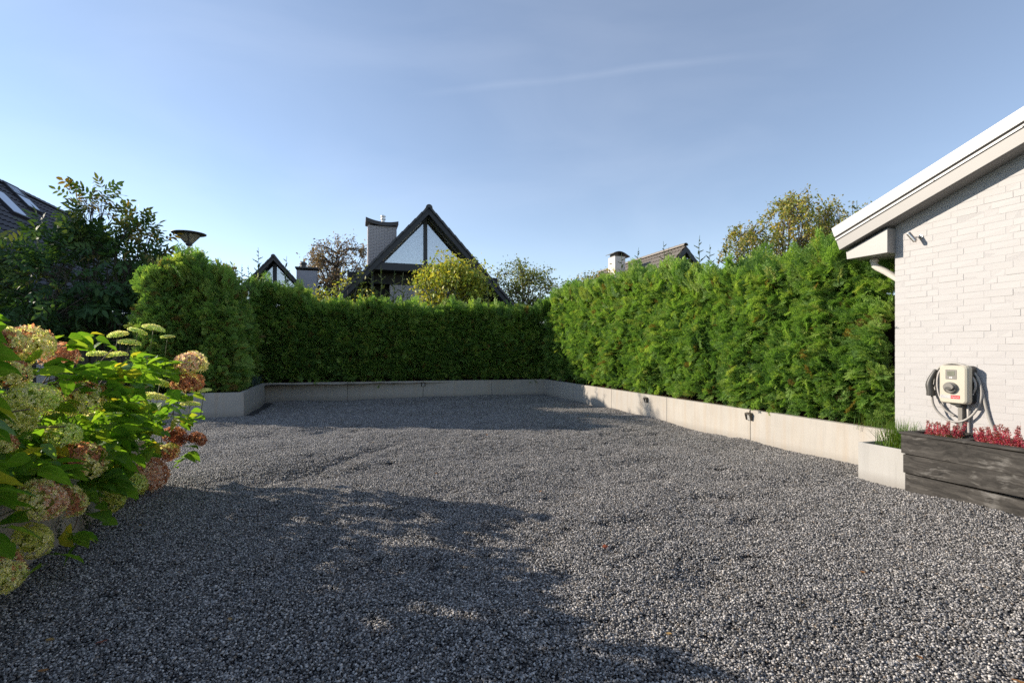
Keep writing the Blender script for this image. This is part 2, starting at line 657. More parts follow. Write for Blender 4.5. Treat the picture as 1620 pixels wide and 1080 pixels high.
# hydrangea leaf: one by object, one by leaf within a joined layer
for nm_, key_ in (('hydrangea_leaf', 'hyd_leaf'), ('hydrangea_leaf_layer', 'hyd_leaf2')):
    k = NT(nm_)
    lc = k.sep(k.attr('lc', out='Vector'))
    rnd = k.rand() if nm_ == 'hydrangea_leaf' else k.n.new('ShaderNodeNewGeometry').outputs['Random Per Island']
    along, across = lc[0], lc[1]
    vein = k.math('ABSOLUTE', k.math('SINE', k.math('MULTIPLY', k.math('ADD', along, k.math('MULTIPLY', k.math('ABSOLUTE', across), -0.55)), 24.0)))
    vein = k.math('SUBTRACT', 1.0, k.math('MULTIPLY', vein, 5.0), clamp=True)
    mid = k.math('SUBTRACT', 1.0, k.math('MULTIPLY', k.math('ABSOLUTE', across), 22.0), clamp=True)
    vv = k.math('MAXIMUM', vein, mid)
    c = k.ramp(rnd, [(0.0, (0.075, 0.19, 0.022)), (0.45, (0.125, 0.27, 0.03)), (0.8, (0.18, 0.33, 0.04)), (0.93, (0.22, 0.33, 0.045)), (1.0, (0.42, 0.38, 0.05))])
    nz = k.noise(16.0, detail=3)
    c = k.mix(k.math('MULTIPLY', nz, 0.45), c, k.mix(1.0, c, (0.6, 0.75, 0.7), 'MULTIPLY'))
    c = k.mix(k.math('MULTIPLY', vv, 0.45), c, (0.26, 0.34, 0.10))
    M[key_] = k.leafy(c, 0.58, 0.42, (1.75, 1.55, 0.55), k.bump(k.math('SUBTRACT', nz, vv), 0.35, 0.004), 0.4)

# hydrangea florets
k = NT('hydrangea_floret')
c = k.attr('col', out='Color')
c = k.mix(1.0, c, (1.5, 1.48, 1.4), 'MULTIPLY')
M['floret'] = k.leafy(c, 0.55, 0.6, (1.25, 1.2, 0.9), spec=0.25)
k = NT('generic_leaf_colour')
c = k.attr('col', out='Color')
M['leafcol'] = k.leafy(c, 0.38, 0.5, (1.6, 1.4, 0.6), spec=0.35)
k = NT('walnut_leaf')
tint = k.attr('tint', 'INSTANCER')
c = k.ramp(tint, [(0.0, (0.028, 0.075, 0.026)), (0.6, (0.055, 0.12, 0.035)), (0.9, (0.11, 0.14, 0.03)), (1.0, (0.16, 0.13, 0.03))])
M['walnut'] = k.leafy(c, 0.3, 0.6, (1.7, 1.4, 0.5), spec=0.3)
M['stem_green'] = simple('green_stem', (0.11, 0.12, 0.045), 0.7)
M['stem_brown'] = simple('brown_stem', (0.12, 0.085, 0.05), 0.8)
k = NT('bark')
nz = k.noise(14.0, k.coord((1, 1, 0.25)), 6)
c = k.ramp(nz, [(0.3, (0.05, 0.042, 0.033)), (0.7, (0.16, 0.145, 0.12))])
M['bark'] = k.done(k.pbsdf(c, 0.9, normal=k.bump(nz, 0.6, 0.01), spec=0.15))
M['bark_dark'] = simple('twig_bark', (0.075, 0.058, 0.052), 0.9, var=0.3)

# houses
M['black_paint'] = simple('blue_black_paint', (0.022, 0.023, 0.032), 0.5, var=0.1, scale=4)
M['black_recess'] = simple('dark_timber', (0.018, 0.017, 0.018), 0.7)
M['roof_tile_dark'] = simple('dark_roof_tile', (0.042, 0.040, 0.047), 0.42, var=0.35, scale=3, bump=0.1)
M['roof_tile_brown'] = simple('weathered_roof_tile', (0.19, 0.165, 0.14), 0.65, var=0.4, scale=6, bump=0.2)
M['lead'] = simple('lead_hood', (0.06, 0.055, 0.057), 0.55, var=0.2)
M['far_brick'] = simple('pale_house_brick', (0.47, 0.44, 0.45), 0.8, var=0.25, scale=9)
M['far_mortar'] = simple('grey_mortar', (0.20, 0.19, 0.20), 0.9)
M['render_grey'] = simple('grey_render', (0.35, 0.34, 0.37), 0.85, var=0.15, scale=6)
M['pale_render'] = simple('pale_render', (0.62, 0.58, 0.54), 0.8, var=0.1, scale=8)
M['win_frame'] = simple('pale_window_frame', (0.55, 0.53, 0.51), 0.5)
k = NT('curtain_cloth')
M['curtain'] = k.done(k.pbsdf((0.72, 0.76, 0.82), 0.8, spec=0.1))
k = NT('window_glass')
fr = k.n.new('ShaderNodeFresnel')
fr.inputs['IOR'].default_value = 1.5
tr = k.n.new('ShaderNodeBsdfTransparent')
gl = k.n.new('ShaderNodeBsdfGlossy')
gl.inputs['Roughness'].default_value = 0.02
mx = k.n.new('ShaderNodeMixShader')
k.l.new(k.math('ADD', k.math('MULTIPLY', fr.outputs[0], 1.4), 0.34, clamp=True), mx.inputs[0])
k.l.new(tr.outputs[0], mx.inputs[1])
k.l.new(gl.outputs[0], mx.inputs[2])
M['glass'] = k.done(mx.outputs[0])
M['skyglass'] = simple('rooflight_glass', (0.30, 0.34, 0.40), 0.06, 0.85)
k = NT('lawn_ground')
c = k.ramp(k.noise(0.6, detail=8), [(0.35, (0.03, 0.05, 0.015)), (0.65, (0.06, 0.09, 0.025))])
M['lawn'] = k.done(k.pbsdf(c, 0.95, normal=k.bump(k.noise(30.0), 0.6, 0.03), spec=0.1))
k = NT('lamp_bowl')
nz = k.noise(9.0, detail=3)
M['lamp_bowl'] = k.leafy(k.mix(nz, (0.60, 0.57, 0.48), (0.75, 0.72, 0.62)), 0.7, 0.4, (1, 1, 1))
M['grass_blade'] = None
# ------------------------------------------------------------------ ground and gravel court
def on_s(px, py, s):
    r = ray(px, py)
    y = s / (r[0] * D[0] + r[1] * D[1])
    p = r * y
    return (p[0] * E_[0] + p[1] * E_[1], p[2] + EYE)


WALL_H = 0.48
COR = at_y(860.5, 599.8, 15.89)                        # far right corner of the court
COR_R = Vector((COR.x, COR.y, 0))
COR_L = Vector((-6.80, 13.98, 0))
STEP = Vector((-5.72, 10.79, 0))
S_END = -3.99                                          # corner of the white house
T_HOUSE = 5.66
T_BED, S_BED = -1.93, -5.86                            # face and far end of the hydrangea bed

ld = bpy.data.meshes.new('ground')
bm = bmesh.new()
bmesh.ops.create_circle(bm, cap_ends=True, radius=500, segments=64)
bm.to_mesh(ld)
bm.free()
ld.materials.append(M['lawn'])
ground = link(bpy.data.objects.new('ground', ld))
ground.location = (0, 0, -0.30)
tag(ground, 'flat green ground beyond the gravel court', kind='structure')

_g = np.random.default_rng(11)
DIPS = []
for _ in range(190):
    y = _g.uniform(3.0, 9.5)
    x = _g.uniform(-0.45, 0.45) * y * 1.2
    DIPS.append((x, y, _g.uniform(0.05, 0.13), _g.uniform(0.012, 0.036) * (1 if _g.random() < .75 else -0.7)))
RUTS = [(-2.2, 5.6, -1.75, 7.2, 0.07, 0.022), (-1.9, 5.5, -1.45, 7.4, 0.06, -0.014)]
_w = [(_g.uniform(0.6, 5.0), _g.uniform(0, math.pi), _g.uniform(0, 6.28)) for _ in range(14)]


def gz(x, y):
    x, y = np.asarray(x, float), np.asarray(y, float)
    h = np.zeros_like(x)
    for f_, a_, p_ in _w:
        h += 0.010 / math.sqrt(f_) * np.sin(f_ * (x * math.cos(a_) + y * math.sin(a_)) + p_)
    left = 1 / (1 + np.exp((x + 3.6) * 1.6)) * np.clip((y - 6.5) / 3.0, 0, 1)
    h -= 0.065 * left
    for cx, cy, r_, d_ in DIPS:
        h -= d_ * np.exp(-((x - cx) ** 2 + (y - cy) ** 2) / (2 * r_ * r_))
    for x0, y0, x1, y1, w_, d_ in RUTS:
        L2 = (x1 - x0) ** 2 + (y1 - y0) ** 2
        q = np.clip(((x - x0) * (x1 - x0) + (y - y0) * (y1 - y0)) / L2, 0, 1)
        dd = (x - x0 - q * (x1 - x0)) ** 2 + (y - y0 - q * (y1 - y0)) ** 2
        h -= d_ * np.exp(-dd / (2 * w_ * w_))
    return h


# base sheet under the stones
nx, ny = 170, 190
gx = np.linspace(-14, 7, nx)
gy = np.linspace(-3, 18, ny)
XX, YY = np.meshgrid(gx, gy)
ZZ = gz(XX, YY) - 0.012
me = bpy.data.meshes.new('gravel_bed')
vv = np.stack([XX, YY, ZZ], 2).reshape(-1, 3)
ii = np.arange(nx * ny).reshape(ny, nx)
ff = np.stack([ii[:-1, :-1], ii[:-1, 1:], ii[1:, 1:], ii[1:, :-1]], 2).reshape(-1, 4)
me.from_pydata(vv.tolist(), [], ff.tolist())
me.materials.append(M['gravel_base'])
gb = link(bpy.data.objects.new('gravel_bed', me))
tag(gb, 'dark grit bed under the loose gravel of the court', kind='structure')

# stones: small heaps of split pebbles, strewn over the whole court
ICO_V = []
_bm = bmesh.new()
bmesh.ops.create_icosphere(_bm, subdivisions=1, radius=1)
_bm.verts.ensure_lookup_table()
ICO_V = np.array([v.co[:] for v in _bm.verts])
ICO_F = [tuple(v.index for v in f.verts) for f in _bm.faces]
_bm.free()


def stone_heap(seed):
    r = np.random.default_rng(seed)
    n = 112
    V, Cc = [], []
    for i in range(n):
        rad = 0.066 * math.sqrt(r.random())
        a = r.uniform(0, 6.283)
        size = r.uniform(0.0038, 0.0076)
        v = ICO_V * (1 + r.uniform(-0.2, 0.2, (12, 1)))
        v = v * np.array([size * r.uniform(0.95, 1.35), size * r.uniform(0.7, 1.0), size * r.uniform(0.42, 0.75)])
        th, tx, ty = r.uniform(0, 6.283), r.normal(0, 0.55), r.normal(0, 0.55)
        R = np.array(Matrix.Rotation(th, 3, 'Z') @ Matrix.Rotation(tx, 3, 'X') @ Matrix.Rotation(ty, 3, 'Y'))
        v = v @ R.T + np.array([rad * math.cos(a), rad * math.sin(a), r.uniform(-0.008, 0.010)])
        q = r.random()
        g = r.uniform(0.05, 0.185)
        if q < 0.58:
            c = (g * 1.04, g * 0.98, g * 0.93)
        elif q < 0.86:
            g = r.uniform(0.28, 0.47)
            c = (g * 1.03, g * 0.985, g * 0.95)
        elif q < 0.965:
            g = r.uniform(0.52, 0.72)
            c = (g * 1.03, g * 0.97, g * 0.91)
        else:
            g = r.uniform(0.14, 0.24)
            c = (g * 1.15, g * 0.92, g * 0.7)
        V.append(v)
        Cc.append(c)
    return quads_mesh('pebble_heap', np.array(V), 12, M['gravel'], col=np.array(Cc), faces_per=ICO_F)


heaps = proto_collection('pebble_heaps', [stone_heap(100 + i) for i in range(9)])


def in_court(s, t):
    sb = -15.38 + (t + 2.24) / 8.02 * 0.54
    a = (t > T_BED - 0.02) & (t < T_HOUSE + 0.1) & (s > sb - 0.02) & (s < 2.0)
    b = (t <= T_BED) & (t > -9.5) & (s > -12.02) & (s < S_BED)
    return a | b


step = 0.068
jx = np.arange(-11, 6, step)
jy = np.arange(0.9, 17, step)
JX, JY = np.meshgrid(jx, jy)
JX = JX.ravel() + _g.uniform(-.5, .5, JX.size) * step
JY = JY.ravel() + _g.uniform(-.5, .5, JY.size) * step
s_, t_ = JX * D[0] + JY * D[1], JX * E_[0] + JY * E_[1]
keep = in_court(s_, t_) & (np.abs(JX) < 1.12 * JY + 0.9)
JX, JY = JX[keep], JY[keep]
pz = gz(JX, JY)
e = 0.03
nrm = unit(np.stack([-(gz(JX + e, JY) - gz(JX - e, JY)) / (2 * e), -(gz(JX, JY + e) - gz(JX, JY - e)) / (2 * e), np.ones_like(JX)], 1))
th = _g.uniform(0, 6.283, len(JX))
R = frames(np.stack([np.cos(th), np.sin(th), np.zeros_like(th)], 1), nrm)
gr = scatter('gravel', heaps, np.stack([JX, JY, pz + _g.uniform(-0.003, 0.003, len(JX))], 1), eulers(R), _g.uniform(0.92, 1.12, len(JX)), _g.random(len(JX)))
tag(gr, 'loose dark grey split gravel covering the court', kind='stuff')


# ------------------------------------------------------------------ low concrete walls, built of separate elements
def wall_run(name, label, A, B, joints, zlo=-0.25, ext0=0.0, ext1=0.0, mat='concrete', th=0.10, h=WALL_H):
    A, B = Vector((A[0], A[1], 0)), Vector((B[0], B[1], 0))
    dr = B - A
    L = dr.length
    r = wroot(name, label, 'wall', A, rz=math.atan2(dr.y, dr.x))
    cuts = [-ext0] + list(joints) + [L + ext1]
    for i in range(len(cuts) - 1):
        x0, x1 = cuts[i] + (0.005 if i else 0), cuts[i + 1] - (0.005 if i < len(cuts) - 2 else 0)
        mb = MB().box(0, x1 - x0, 0, th, zlo, h)
        o = mb.obj('concrete_panel', M[mat], r, bevel=0.006, seg=2)
        o.location = (x0, 0, 0)
    # mortar strip deep in the joints
    for x in joints:
        MB().box(x - 0.0055, x + 0.0055, 0.02, th - 0.01, zlo, h - 0.02).obj('joint_filler', M['dark_gap'], r)
    return r


HC = site(S_END, T_HOUSE)
rw_dir = (HC - COR_R)
rw_len = rw_dir.length


def along(A, B, px, py, z):
    r_ = ray(px, py)
    y = (z - EYE) / r_[2]
    p = Vector((r_[0] * y, r_[1] * y, 0))
    return (p - Vector((A[0], A[1], 0))).dot((Vector((B[0], B[1], 0)) - Vector((A[0], A[1], 0))).normalized())


def cross_at(A, B, px):
    """distance along A-B where the wall face crosses the sight line through column px"""
    A, B = Vector((A[0], A[1])), Vector((B[0], B[1]))
    d_ = (B - A).normalized()
    kx = (px - CX) / FPX
    # A + d*q : x = kx*y
    return (kx * A.y - A.x) / (d_.x - kx * d_.y)


rj = [cross_at(COR_R, HC, x) for x in (870.5, 906.5, 967.4, 1054.7, 1187.0)]
right_wall = wall_run('concrete_wall', 'long low concrete wall in front of the sunlit hedge, running to the white house', COR_R, HC, rj, ext1=-0.004)
bj = [cross_at(COR_L, COR_R, x) for x in (550, 669.5, 778)]
back_wall = wall_run('concrete_wall', 'low shaded concrete wall along the back of the gravel court under the dark hedge', COR_L, COR_R, bj, ext0=0.1, ext1=0.1)
sd = (COR_L - STEP).normalized()
step_wall = wall_run('concrete_wall', 'short concrete wall stepping back beside the bushy conifer block', STEP + sd * 0.102, COR_L, [], ext1=-0.003)
fl = Vector((-E_[0], -E_[1], 0))
front_wall = wall_run('concrete_wall', 'concrete wall in front of the bushy conifer block, partly behind hydrangeas', STEP + fl * 2.6, STEP, [1.3])
bed_wall = wall_run('concrete_wall', 'concrete wall holding the hydrangea bed beside the gravel', site(1.6, T_BED), site(S_BED, T_BED), [1.9, 3.8, 5.7])
wall_run('concrete_wall', 'far end wall of the hydrangea bed, hidden under its leaves', site(S_BED, T_BED - 0.102), site(S_BED, -4.3), [])


def soil(s0, s1, t0, t1, z, lab):
    r_ = MB()
    n_s, n_t = max(2, int(abs(s1 - s0) / 0.12)), max(2, int(abs(t1 - t0) / 0.12))
    vv, ff = [], []
    for i in range(n_s + 1):
        for j in range(n_t + 1):
            s, t = s0 + (s1 - s0) * i / n_s, t0 + (t1 - t0) * j / n_t
            vv.append(site(s, t, z + 0.02 * fbm((s, t, z), 3.0)))
    for i in range(n_s):
        for j in range(n_t):
            a = i * (n_t + 1) + j
            ff.append((a, a + n_t + 1, a + n_t + 2, a + 1))
    o = r_.add(vv, ff).obj('soil', M['soil'])
    return tag(o, lab, kind='structure')


soil(-15.0, -4.05, 5.80, 8.0, 0.435, 'dark planting soil under the sunlit hedge')
soil(-18.5, -15.03, -2.3, 8.0, 0.43, 'dark planting soil under the shaded back hedge')
soil(-18.5, -12.14, -4.72, -2.42, 0.44, 'dark planting soil under the conifer block')
soil(-5.74, 1.5, -4.3, -2.04, 0.40, 'dark planting soil of the hydrangea bed')


def litter(lab, A, B, off0, off1, z, n, seed):
    r = np.random.default_rng(seed)
    A, B = np.array(A[:2]), np.array(B[:2])
    d_ = (B - A) / np.linalg.norm(B - A)
    p_ = np.array([-d_[1], d_[0]])
    L = np.linalg.norm(B - A)
    q = A + d_ * (r.uniform(0, L, (n, 1))) + p_ * r.uniform(off0, off1, (n, 1))
    P = np.concatenate([q, z + r.uniform(0.0, 0.035, (n, 1))], 1)
    ax = unit(r.normal(0, 1, (n, 3)) * np.array([1, 1, 0.35]))
    sd_ = unit(np.cross(ax, np.array([0.1, 0.2, 1.0])))
    sz = r.uniform(0.008, 0.03, (n, 1))
    V = np.stack([P, P + ax * sz * .5 + sd_ * sz * .28, P + ax * sz, P + ax * sz * .5 - sd_ * sz * .28], 1)
    base = np.array([[0.26, 0.16, 0.075], [0.18, 0.11, 0.06], [0.33, 0.24, 0.12], [0.12, 0.12, 0.04]])
    C_ = base[r.integers(0, 4, n)] * r.uniform(0.6, 1.3, (n, 1))
    o = link(bpy.data.objects.new('leaf_litter', quads_mesh('leaf_litter', V, 4, M['leafcol'], col=C_)))
    tag(o, lab, kind='stuff')


litter('dry brown needles and leaves between the right wall and its hedge', COR_R, HC, 0.102, 0.42, 0.44, 5200, 3)
litter('dry brown needles and leaves behind the shaded back wall', COR_L, COR_R, 0.102, 0.4, 0.43, 2600, 4)


def wall_light(label, A, B, px, zc, w=0.095, h=0.105):
    q = cross_at(A, B, px)
    A3 = Vector((A[0], A[1], 0))
    dr = Vector((B[0] - A[0], B[1] - A[1], 0)).normalized()
    r = wroot('wall_light', label, 'wall light', A3 + dr * q + Vector((0, 0, zc)), group='small lights on the concrete walls', rz=math.atan2(dr.y, dr.x))
    # wedge body: deeper at the top, lens recessed below its brow
    d0, d1 = 0.055, 0.03
    p = [(-0.003, h / 2), (-d0, h / 2 - 0.01), (-d0, h / 2 - 0.03), (-d1, -h / 2), (-0.003, -h / 2)]
    for sgn in (-1, 1):
        x0, x1 = (w / 2 - 0.022, w / 2) if sgn > 0 else (-w / 2, -w / 2 + 0.022)
        v = [(x0, y, z) for y, z in p] + [(x1, y, z) for y, z in p]
        n = len(p)
        f = [tuple(range(n)), tuple(range(2 * n - 1, n - 1, -1))] + [(i, i + n, (i + 1) % n + n, (i + 1) % n) for i in range(n)]
        MB().add(v, f).obj('side_cheek', M['bronze'], r, bevel=0.003)
    MB().box(-w / 2 + 0.0225, w / 2 - 0.0225, -d0, -0.003, h / 2 - 0.03, h / 2 - 0.001).obj('brow', M['bronze'], r, bevel=0.003)
    MB().add([(-w / 2 + .0225, -0.036, h / 2 - .031), (w / 2 - .0225, -0.036, h / 2 - .031), (w / 2 - .0225, -0.02, -h / 2 + .002), (-w / 2 + .0225, -0.02, -h / 2 + .002)],
             [(0, 3, 2, 1)]).obj('lens', M['lens'], r)
    MB().box(-w / 2 + 0.0225, w / 2 - 0.0225, -0.018, -0.003, -h / 2, h / 2 - 0.032).obj('back_plate', M['bronze'], r)
    return r


l1 = wall_light('bronze wall light on the sunlit concrete wall, nearest the white house', COR_R, HC, 1186.6, 0.385, 0.11, 0.115)
MB().tube([(0, -0.006, 0.055), (0.0, -0.008, 0.085), (0.012, 0.0, 0.098), (0.018, 0.03, 0.1)], 0.006, 6).obj('feed_cable', M['bronze'], l1, smooth=True)
wall_light('small bronze light on the right wall, near the patchy shadow', COR_R, HC, 1023.3, 0.375, 0.10, 0.105)
wall_light('square dark light over a joint of the shaded back wall', COR_L, COR_R, 669.5, 0.385, 0.12, 0.125)

# ------------------------------------------------------------------ white brick house on the right
house = root('brick_house', 'white painted brick house end with a sloping roof edge, at the right', 'house', S_END, T_HOUSE, 0.0)


def hxz(px, py, t):
    s, _, z = on_t(px, py, t)
    return s - S_END, z


TV = T_HOUSE - 0.20                                    # face of the roof verge
xa, za = hxz(1327.8, 395.5, TV)
TAN = math.tan(math.radians(19.0))


def soff(x):                                           # underside of the roof at x
    return za + (x - xa) * TAN


XR = 5.2                                               # ridge position along the wall
TH = 0.285 / math.cos(math.radians(19))
yv = TV - T_HOUSE
# wall behind the bricks
wallpoly = [(0.004, -0.3), (2 * XR, -0.3), (2 * XR, soff(0) + 0.02), (XR, soff(XR) + 0.02), (0.004, soff(0.0) + 0.02)]
MB().prism_y(wallpoly, -0.0007, 6.0).obj('wall', M['mortar_white'], house, attrs=False)


def brick_mesh(L, seed):
    r = random.Random(seed)
    mb = MB().box(0, L, 0, 0.05, 0, 0.0590)
    me = mb.mesh('brick', M['brick_white'], bevel=0.002, seg=1)
    for v in me.vertices:
        q = mnoise.noise_vector(Vector((v.co.x * 14 + seed * 3.1, v.co.y * 9, v.co.z * 30 + seed)))
        v.co += Vector((q.x * 0.0016, q.y * 0.0011, q.z * 0.0018))
        if v.co.y < 0.02:
            v.co.y += r.uniform(-0.0008, 0.0008)
    return me


BR = {L: [brick_mesh(L, i + int(L * 1000)) for i in range(5)] for L in (0.2155, 0.158, 0.1035)}
brr = random.Random(5)
far_bricks = MB()
course = 0
z = -0.02
cnt = 0
while z < 4.6:
    x = 0.0
    first = True
    while x < 4.9:
        if first:
            L = 0.158 if course % 2 == 0 else 0.1035
        else:
            L = 0.2155 if brr.random() < 0.85 else 0.1035
        first = False
        if z + 0.0 < soff(x + L / 2) - 0.004 and z < soff(x) + 0.05:
            if x < 1.32:
                o = bpy.data.objects.new('brick', brr.choice(BR[L]))
                link(o, house)
                o.location = (x, -0.0014 - (brr.uniform(0, 0.0007) if brr.random() < .8 else brr.uniform(0.001, .0026)), z + brr.uniform(-0.0012, 0.0012))
                o.rotation_euler = (brr.uniform(-0.004, 0.004), brr.uniform(-0.002, 0.002), brr.uniform(-0.003, 0.003))
                cnt += 1
            else:
                far_bricks.box(x, x + L, -0.004 - brr.uniform(0, 0.002), 0.04, z, z + 0.0590)
        x += L + 0.0038
    z += 0.0625
    course += 1
o = far_bricks.obj('bricks', M['brick_white'], house)
o['kind'] = 'stuff'

# roof: slab, verge boards, sheet edge
z0 = lambda x: soff(x)
MB().prism_y([(xa + 0.005, z0(xa + 0.005)), (XR, z0(XR)), (XR, z0(XR) + TH - 0.02), (xa - 0.06, z0(xa - 0.06) + TH - 0.02)], yv + 0.012, 7.0).obj('roof_slab', M['grey_trim'], house)
MB().prism_y([(XR, z0(XR)), (2 * XR + 0.5, z0(-0.5)), (2 * XR + 0.5, z0(-0.5) + TH - 0.02), (XR, z0(XR) + TH - 0.02)], yv + 0.012, 7.0).obj('roof_slab', M['roof_felt'], house)
nrmx, nrmz = -math.sin(math.radians(19)), math.cos(math.radians(19))


def verge(name, a0, a1, y0, y1, mat, xs=0.0, bev=0.003):
    """board between perpendicular offsets a0..a1 above the soffit line"""
    p = []
    for q, (x, a) in enumerate(((xa + xs, a0), (XR, a0), (XR, a1), (xa + xs, a1))):
        p.append((x + nrmx * a, z0(x) + nrmz * a))
    return MB().prism_y(p, y0, y1).obj(name, M[mat], house, bevel=bev, attrs=False)


verge('verge_board', 0.0, 0.123, yv, yv + 0.03, 'grey_trim')
verge('drip_edge', 0.124, 0.146, yv - 0.012, yv + 0.03, 'white_trim', bev=0.002)
verge('shadow_gap', 0.1465, 0.168, yv + 0.004, yv + 0.03, 'dark_gap', bev=0)
verge('verge_cap', 0.169, 0.288, yv - 0.014, yv + 0.25, 'white_trim', bev=0.004)
for x in (0.42, 1.06, 1.75):
    mb = MB().lathe([(0.0001, 0.0), (0.005, 0.0), (0.005, 0.004), (0.0001, 0.005)], 8)
    o = mb.obj('screw', M['dark_gap'], house)
    o.rotation_euler = (math.radians(90), 0, 0)
    xx = xa + x
    o.location = (xx + nrmx * 0.132, yv - 0.012, z0(xx) + nrmz * 0.132)

# boxed eave with its end plate
yb = -0.13
pe = [hxz(1339.6, 410.3, T_HOUSE + yb), hxz(1402.8, 399.6, T_HOUSE + yb)]
e0, e1 = pe[0], (0.012, pe[1][1])
zb = e1[1]
poly = [(e0[0], e0[1]), (e1[0], zb), (e1[0], soff(e1[0]) - 0.03), (e0[0] - 0.01, soff(e0[0]) - 0.035)]
MB().prism_y(poly, yb, 6.5).obj('eave_box', M['grey_trim_pale'], house, bevel=0.003, attrs=False)
MB().prism_y([(e0[0] + 0.02, soff(e0[0] + .02) - 0.034), (e1[0] - 0.002, soff(e1[0]) - 0.034), (e1[0] - 0.002, soff(e1[0]) - 0.002), (e0[0] + 0.02, soff(e0[0] + .02) - 0.002)], yb + 0.03, 6.4).obj('eave_gap', M['dark_gap'], house)
# rain pipe: short stub, bend, sloping length back to the side wall
q0 = hxz(1383, 412, T_HOUSE + 0.10)
q1 = hxz(1384, 417, T_HOUSE + 0.10)
q2 = hxz(1415.5, 444, T_HOUSE + 0.22)
pz_ = q0[1]
pts = [(q0[0], 0.10, pz_ + 0.02), (q0[0], 0.10, pz_ - 0.035), (q0[0] + 0.006, 0.103, pz_ - 0.06), (q0[0] + 0.03, 0.11, pz_ - 0.085),
       (q0[0] + 0.10, 0.14, pz_ - 0.14), (-0.06, 0.2, pz_ - 0.27), (-0.05, 0.21, pz_ - 0.33), (-0.05, 0.21, 0.3)]
MB().tube(pts, 0.036, 14).obj('rain_pipe', M['pipe_white'], house, smooth=True)
MB().lathe([(0.0365, -0.02), (0.044, -0.02), (0.044, 0.02), (0.0365, 0.02)], 16, (q0[0], 0.10, pz_)).obj('pipe_collar', M['pipe_white'], house, smooth=True)

# spotlight on the wall
sx, sz = hxz(1457.5, 375, T_HOUSE)
sp = root('spotlight', 'small steel cylinder spotlight on the white brick wall under the roof edge', 'wall light', S_END + sx, T_HOUSE, sz)
MB().lathe([(0.0001, 0.0), (0.022, 0.0), (0.022, 0.012), (0.0001, 0.014)], 16).obj('mount_plate', M['steel'], sp).rotation_euler = (math.radians(90), 0, 0)
MB().tube([(0, -0.012, 0.0), (-0.012, -0.075, -0.008)], 0.007, 8).obj('arm', M['steel'], sp, smooth=True)
MB().tube([(-0.012, -0.062, -0.052), (-0.006, -0.064, -0.056)], [0.004, 0.004], 6).obj('knob', M['steel'], sp)
hd = MB()
a_, b_ = Vector((-0.004, -0.078, -0.048)), Vector((-0.062, -0.098, 0.046))
hd.tube([a_, a_ + (b_ - a_) * 0.03, b_ - (b_ - a_) * 0.03, b_], [0.018, 0.0205, 0.0205, 0.0195], 18)
hd.obj('lamp_barrel', M['steel'], sp, smooth=False)

# ------------------------------------------------------------------ wallbox charger with its cable
cx_, cz_ = hxz(1506.0, 608.0, T_HOUSE - 0.15)
CH = root('wall_charger', 'cream wall charger with screen and socket on the white brick wall', 'wall charger', S_END + cx_, T_HOUSE, cz_)
bw, bh = 0.255, 0.372


def rrect(w, h, r, n=5, cx=0, cz=0):
    p = []
    for qx, qz, a0 in ((1, 1, 0), (-1, 1, 90), (-1, -1, 180), (1, -1, 270)):
        for i in range(n + 1):
            a = math.radians(a0 + 90 * i / n)
            p.append((cx + qx * (w / 2 - r) + r * math.cos(a), cz + qz * (h / 2 - r) + r * math.sin(a)))
    return p


def loft(layers, mat, name, parent, smooth=True):
    """layers: list of (poly [(x,z)], y) from back to front; closed at the front and back"""
    mb = MB()
    n = len(layers[0][0])
    vv, ff = [], []
    for poly, y in layers:
        vv += [(x, y, z) for x, z in poly]
    for i in range(len(layers) - 1):
        for j in range(n):
            j2 = (j + 1) % n
            ff.append((i * n + j, i * n + j2, (i + 1) * n + j2, (i + 1) * n + j))
    ff.append(tuple(range(n - 1, -1, -1)))
    ff.append(tuple((len(layers) - 1) * n + j for j in range(n)))
    mb.add(vv, ff)
    o = mb.obj(name, M[mat], parent, smooth=False)
    return o


loft([(rrect(bw - 0.012, bh - 0.012, 0.03), -0.012), (rrect(bw - 0.012, bh - 0.012, 0.03), -0.082)], 'charcoal_plastic', 'back_shell', CH)
cov = []
for y, ins in ((-0.083, 0.0), (-0.118, 0.002), (-0.134, 0.012), (-0.143, 0.026)):
    cov.append((rrect(bw - 2 * ins, bh - 2 * ins * 0.55, 0.035 - ins * 0.4), y))
loft(cov, 'cream_plastic', 'front_cover', CH)
yf = -0.1435
MB().prism_y(rrect(0.094, 0.094, 0.005, 2, -0.012, 0.096), yf - 0.002, yf + 0.01).obj('display_bezel', M['mid_plastic'], CH)
MB().prism_y(rrect(0.064, 0.044, 0.002, 1, -0.012, 0.106), yf - 0.0035, yf - 0.0021).obj('display', M['screen'], CH)
for i in range(4):
    MB().box(-0.04, -0.04 + 0.03 + 0.012 * (i % 2), yf - 0.0042, yf - 0.0036, 0.118 - i * 0.009, 0.1205 - i * 0.009).obj('display_line', M['charcoal_plastic'], CH)
for dx in (-0.010, 0.004):                             # small card symbol below the screen
    MB().prism_y(rrect(0.011, 0.010, 0.004, 3, -0.012 + dx + 0.003, 0.066), yf - 0.0036, yf - 0.0021).obj('card_symbol', M['white_print'], CH)
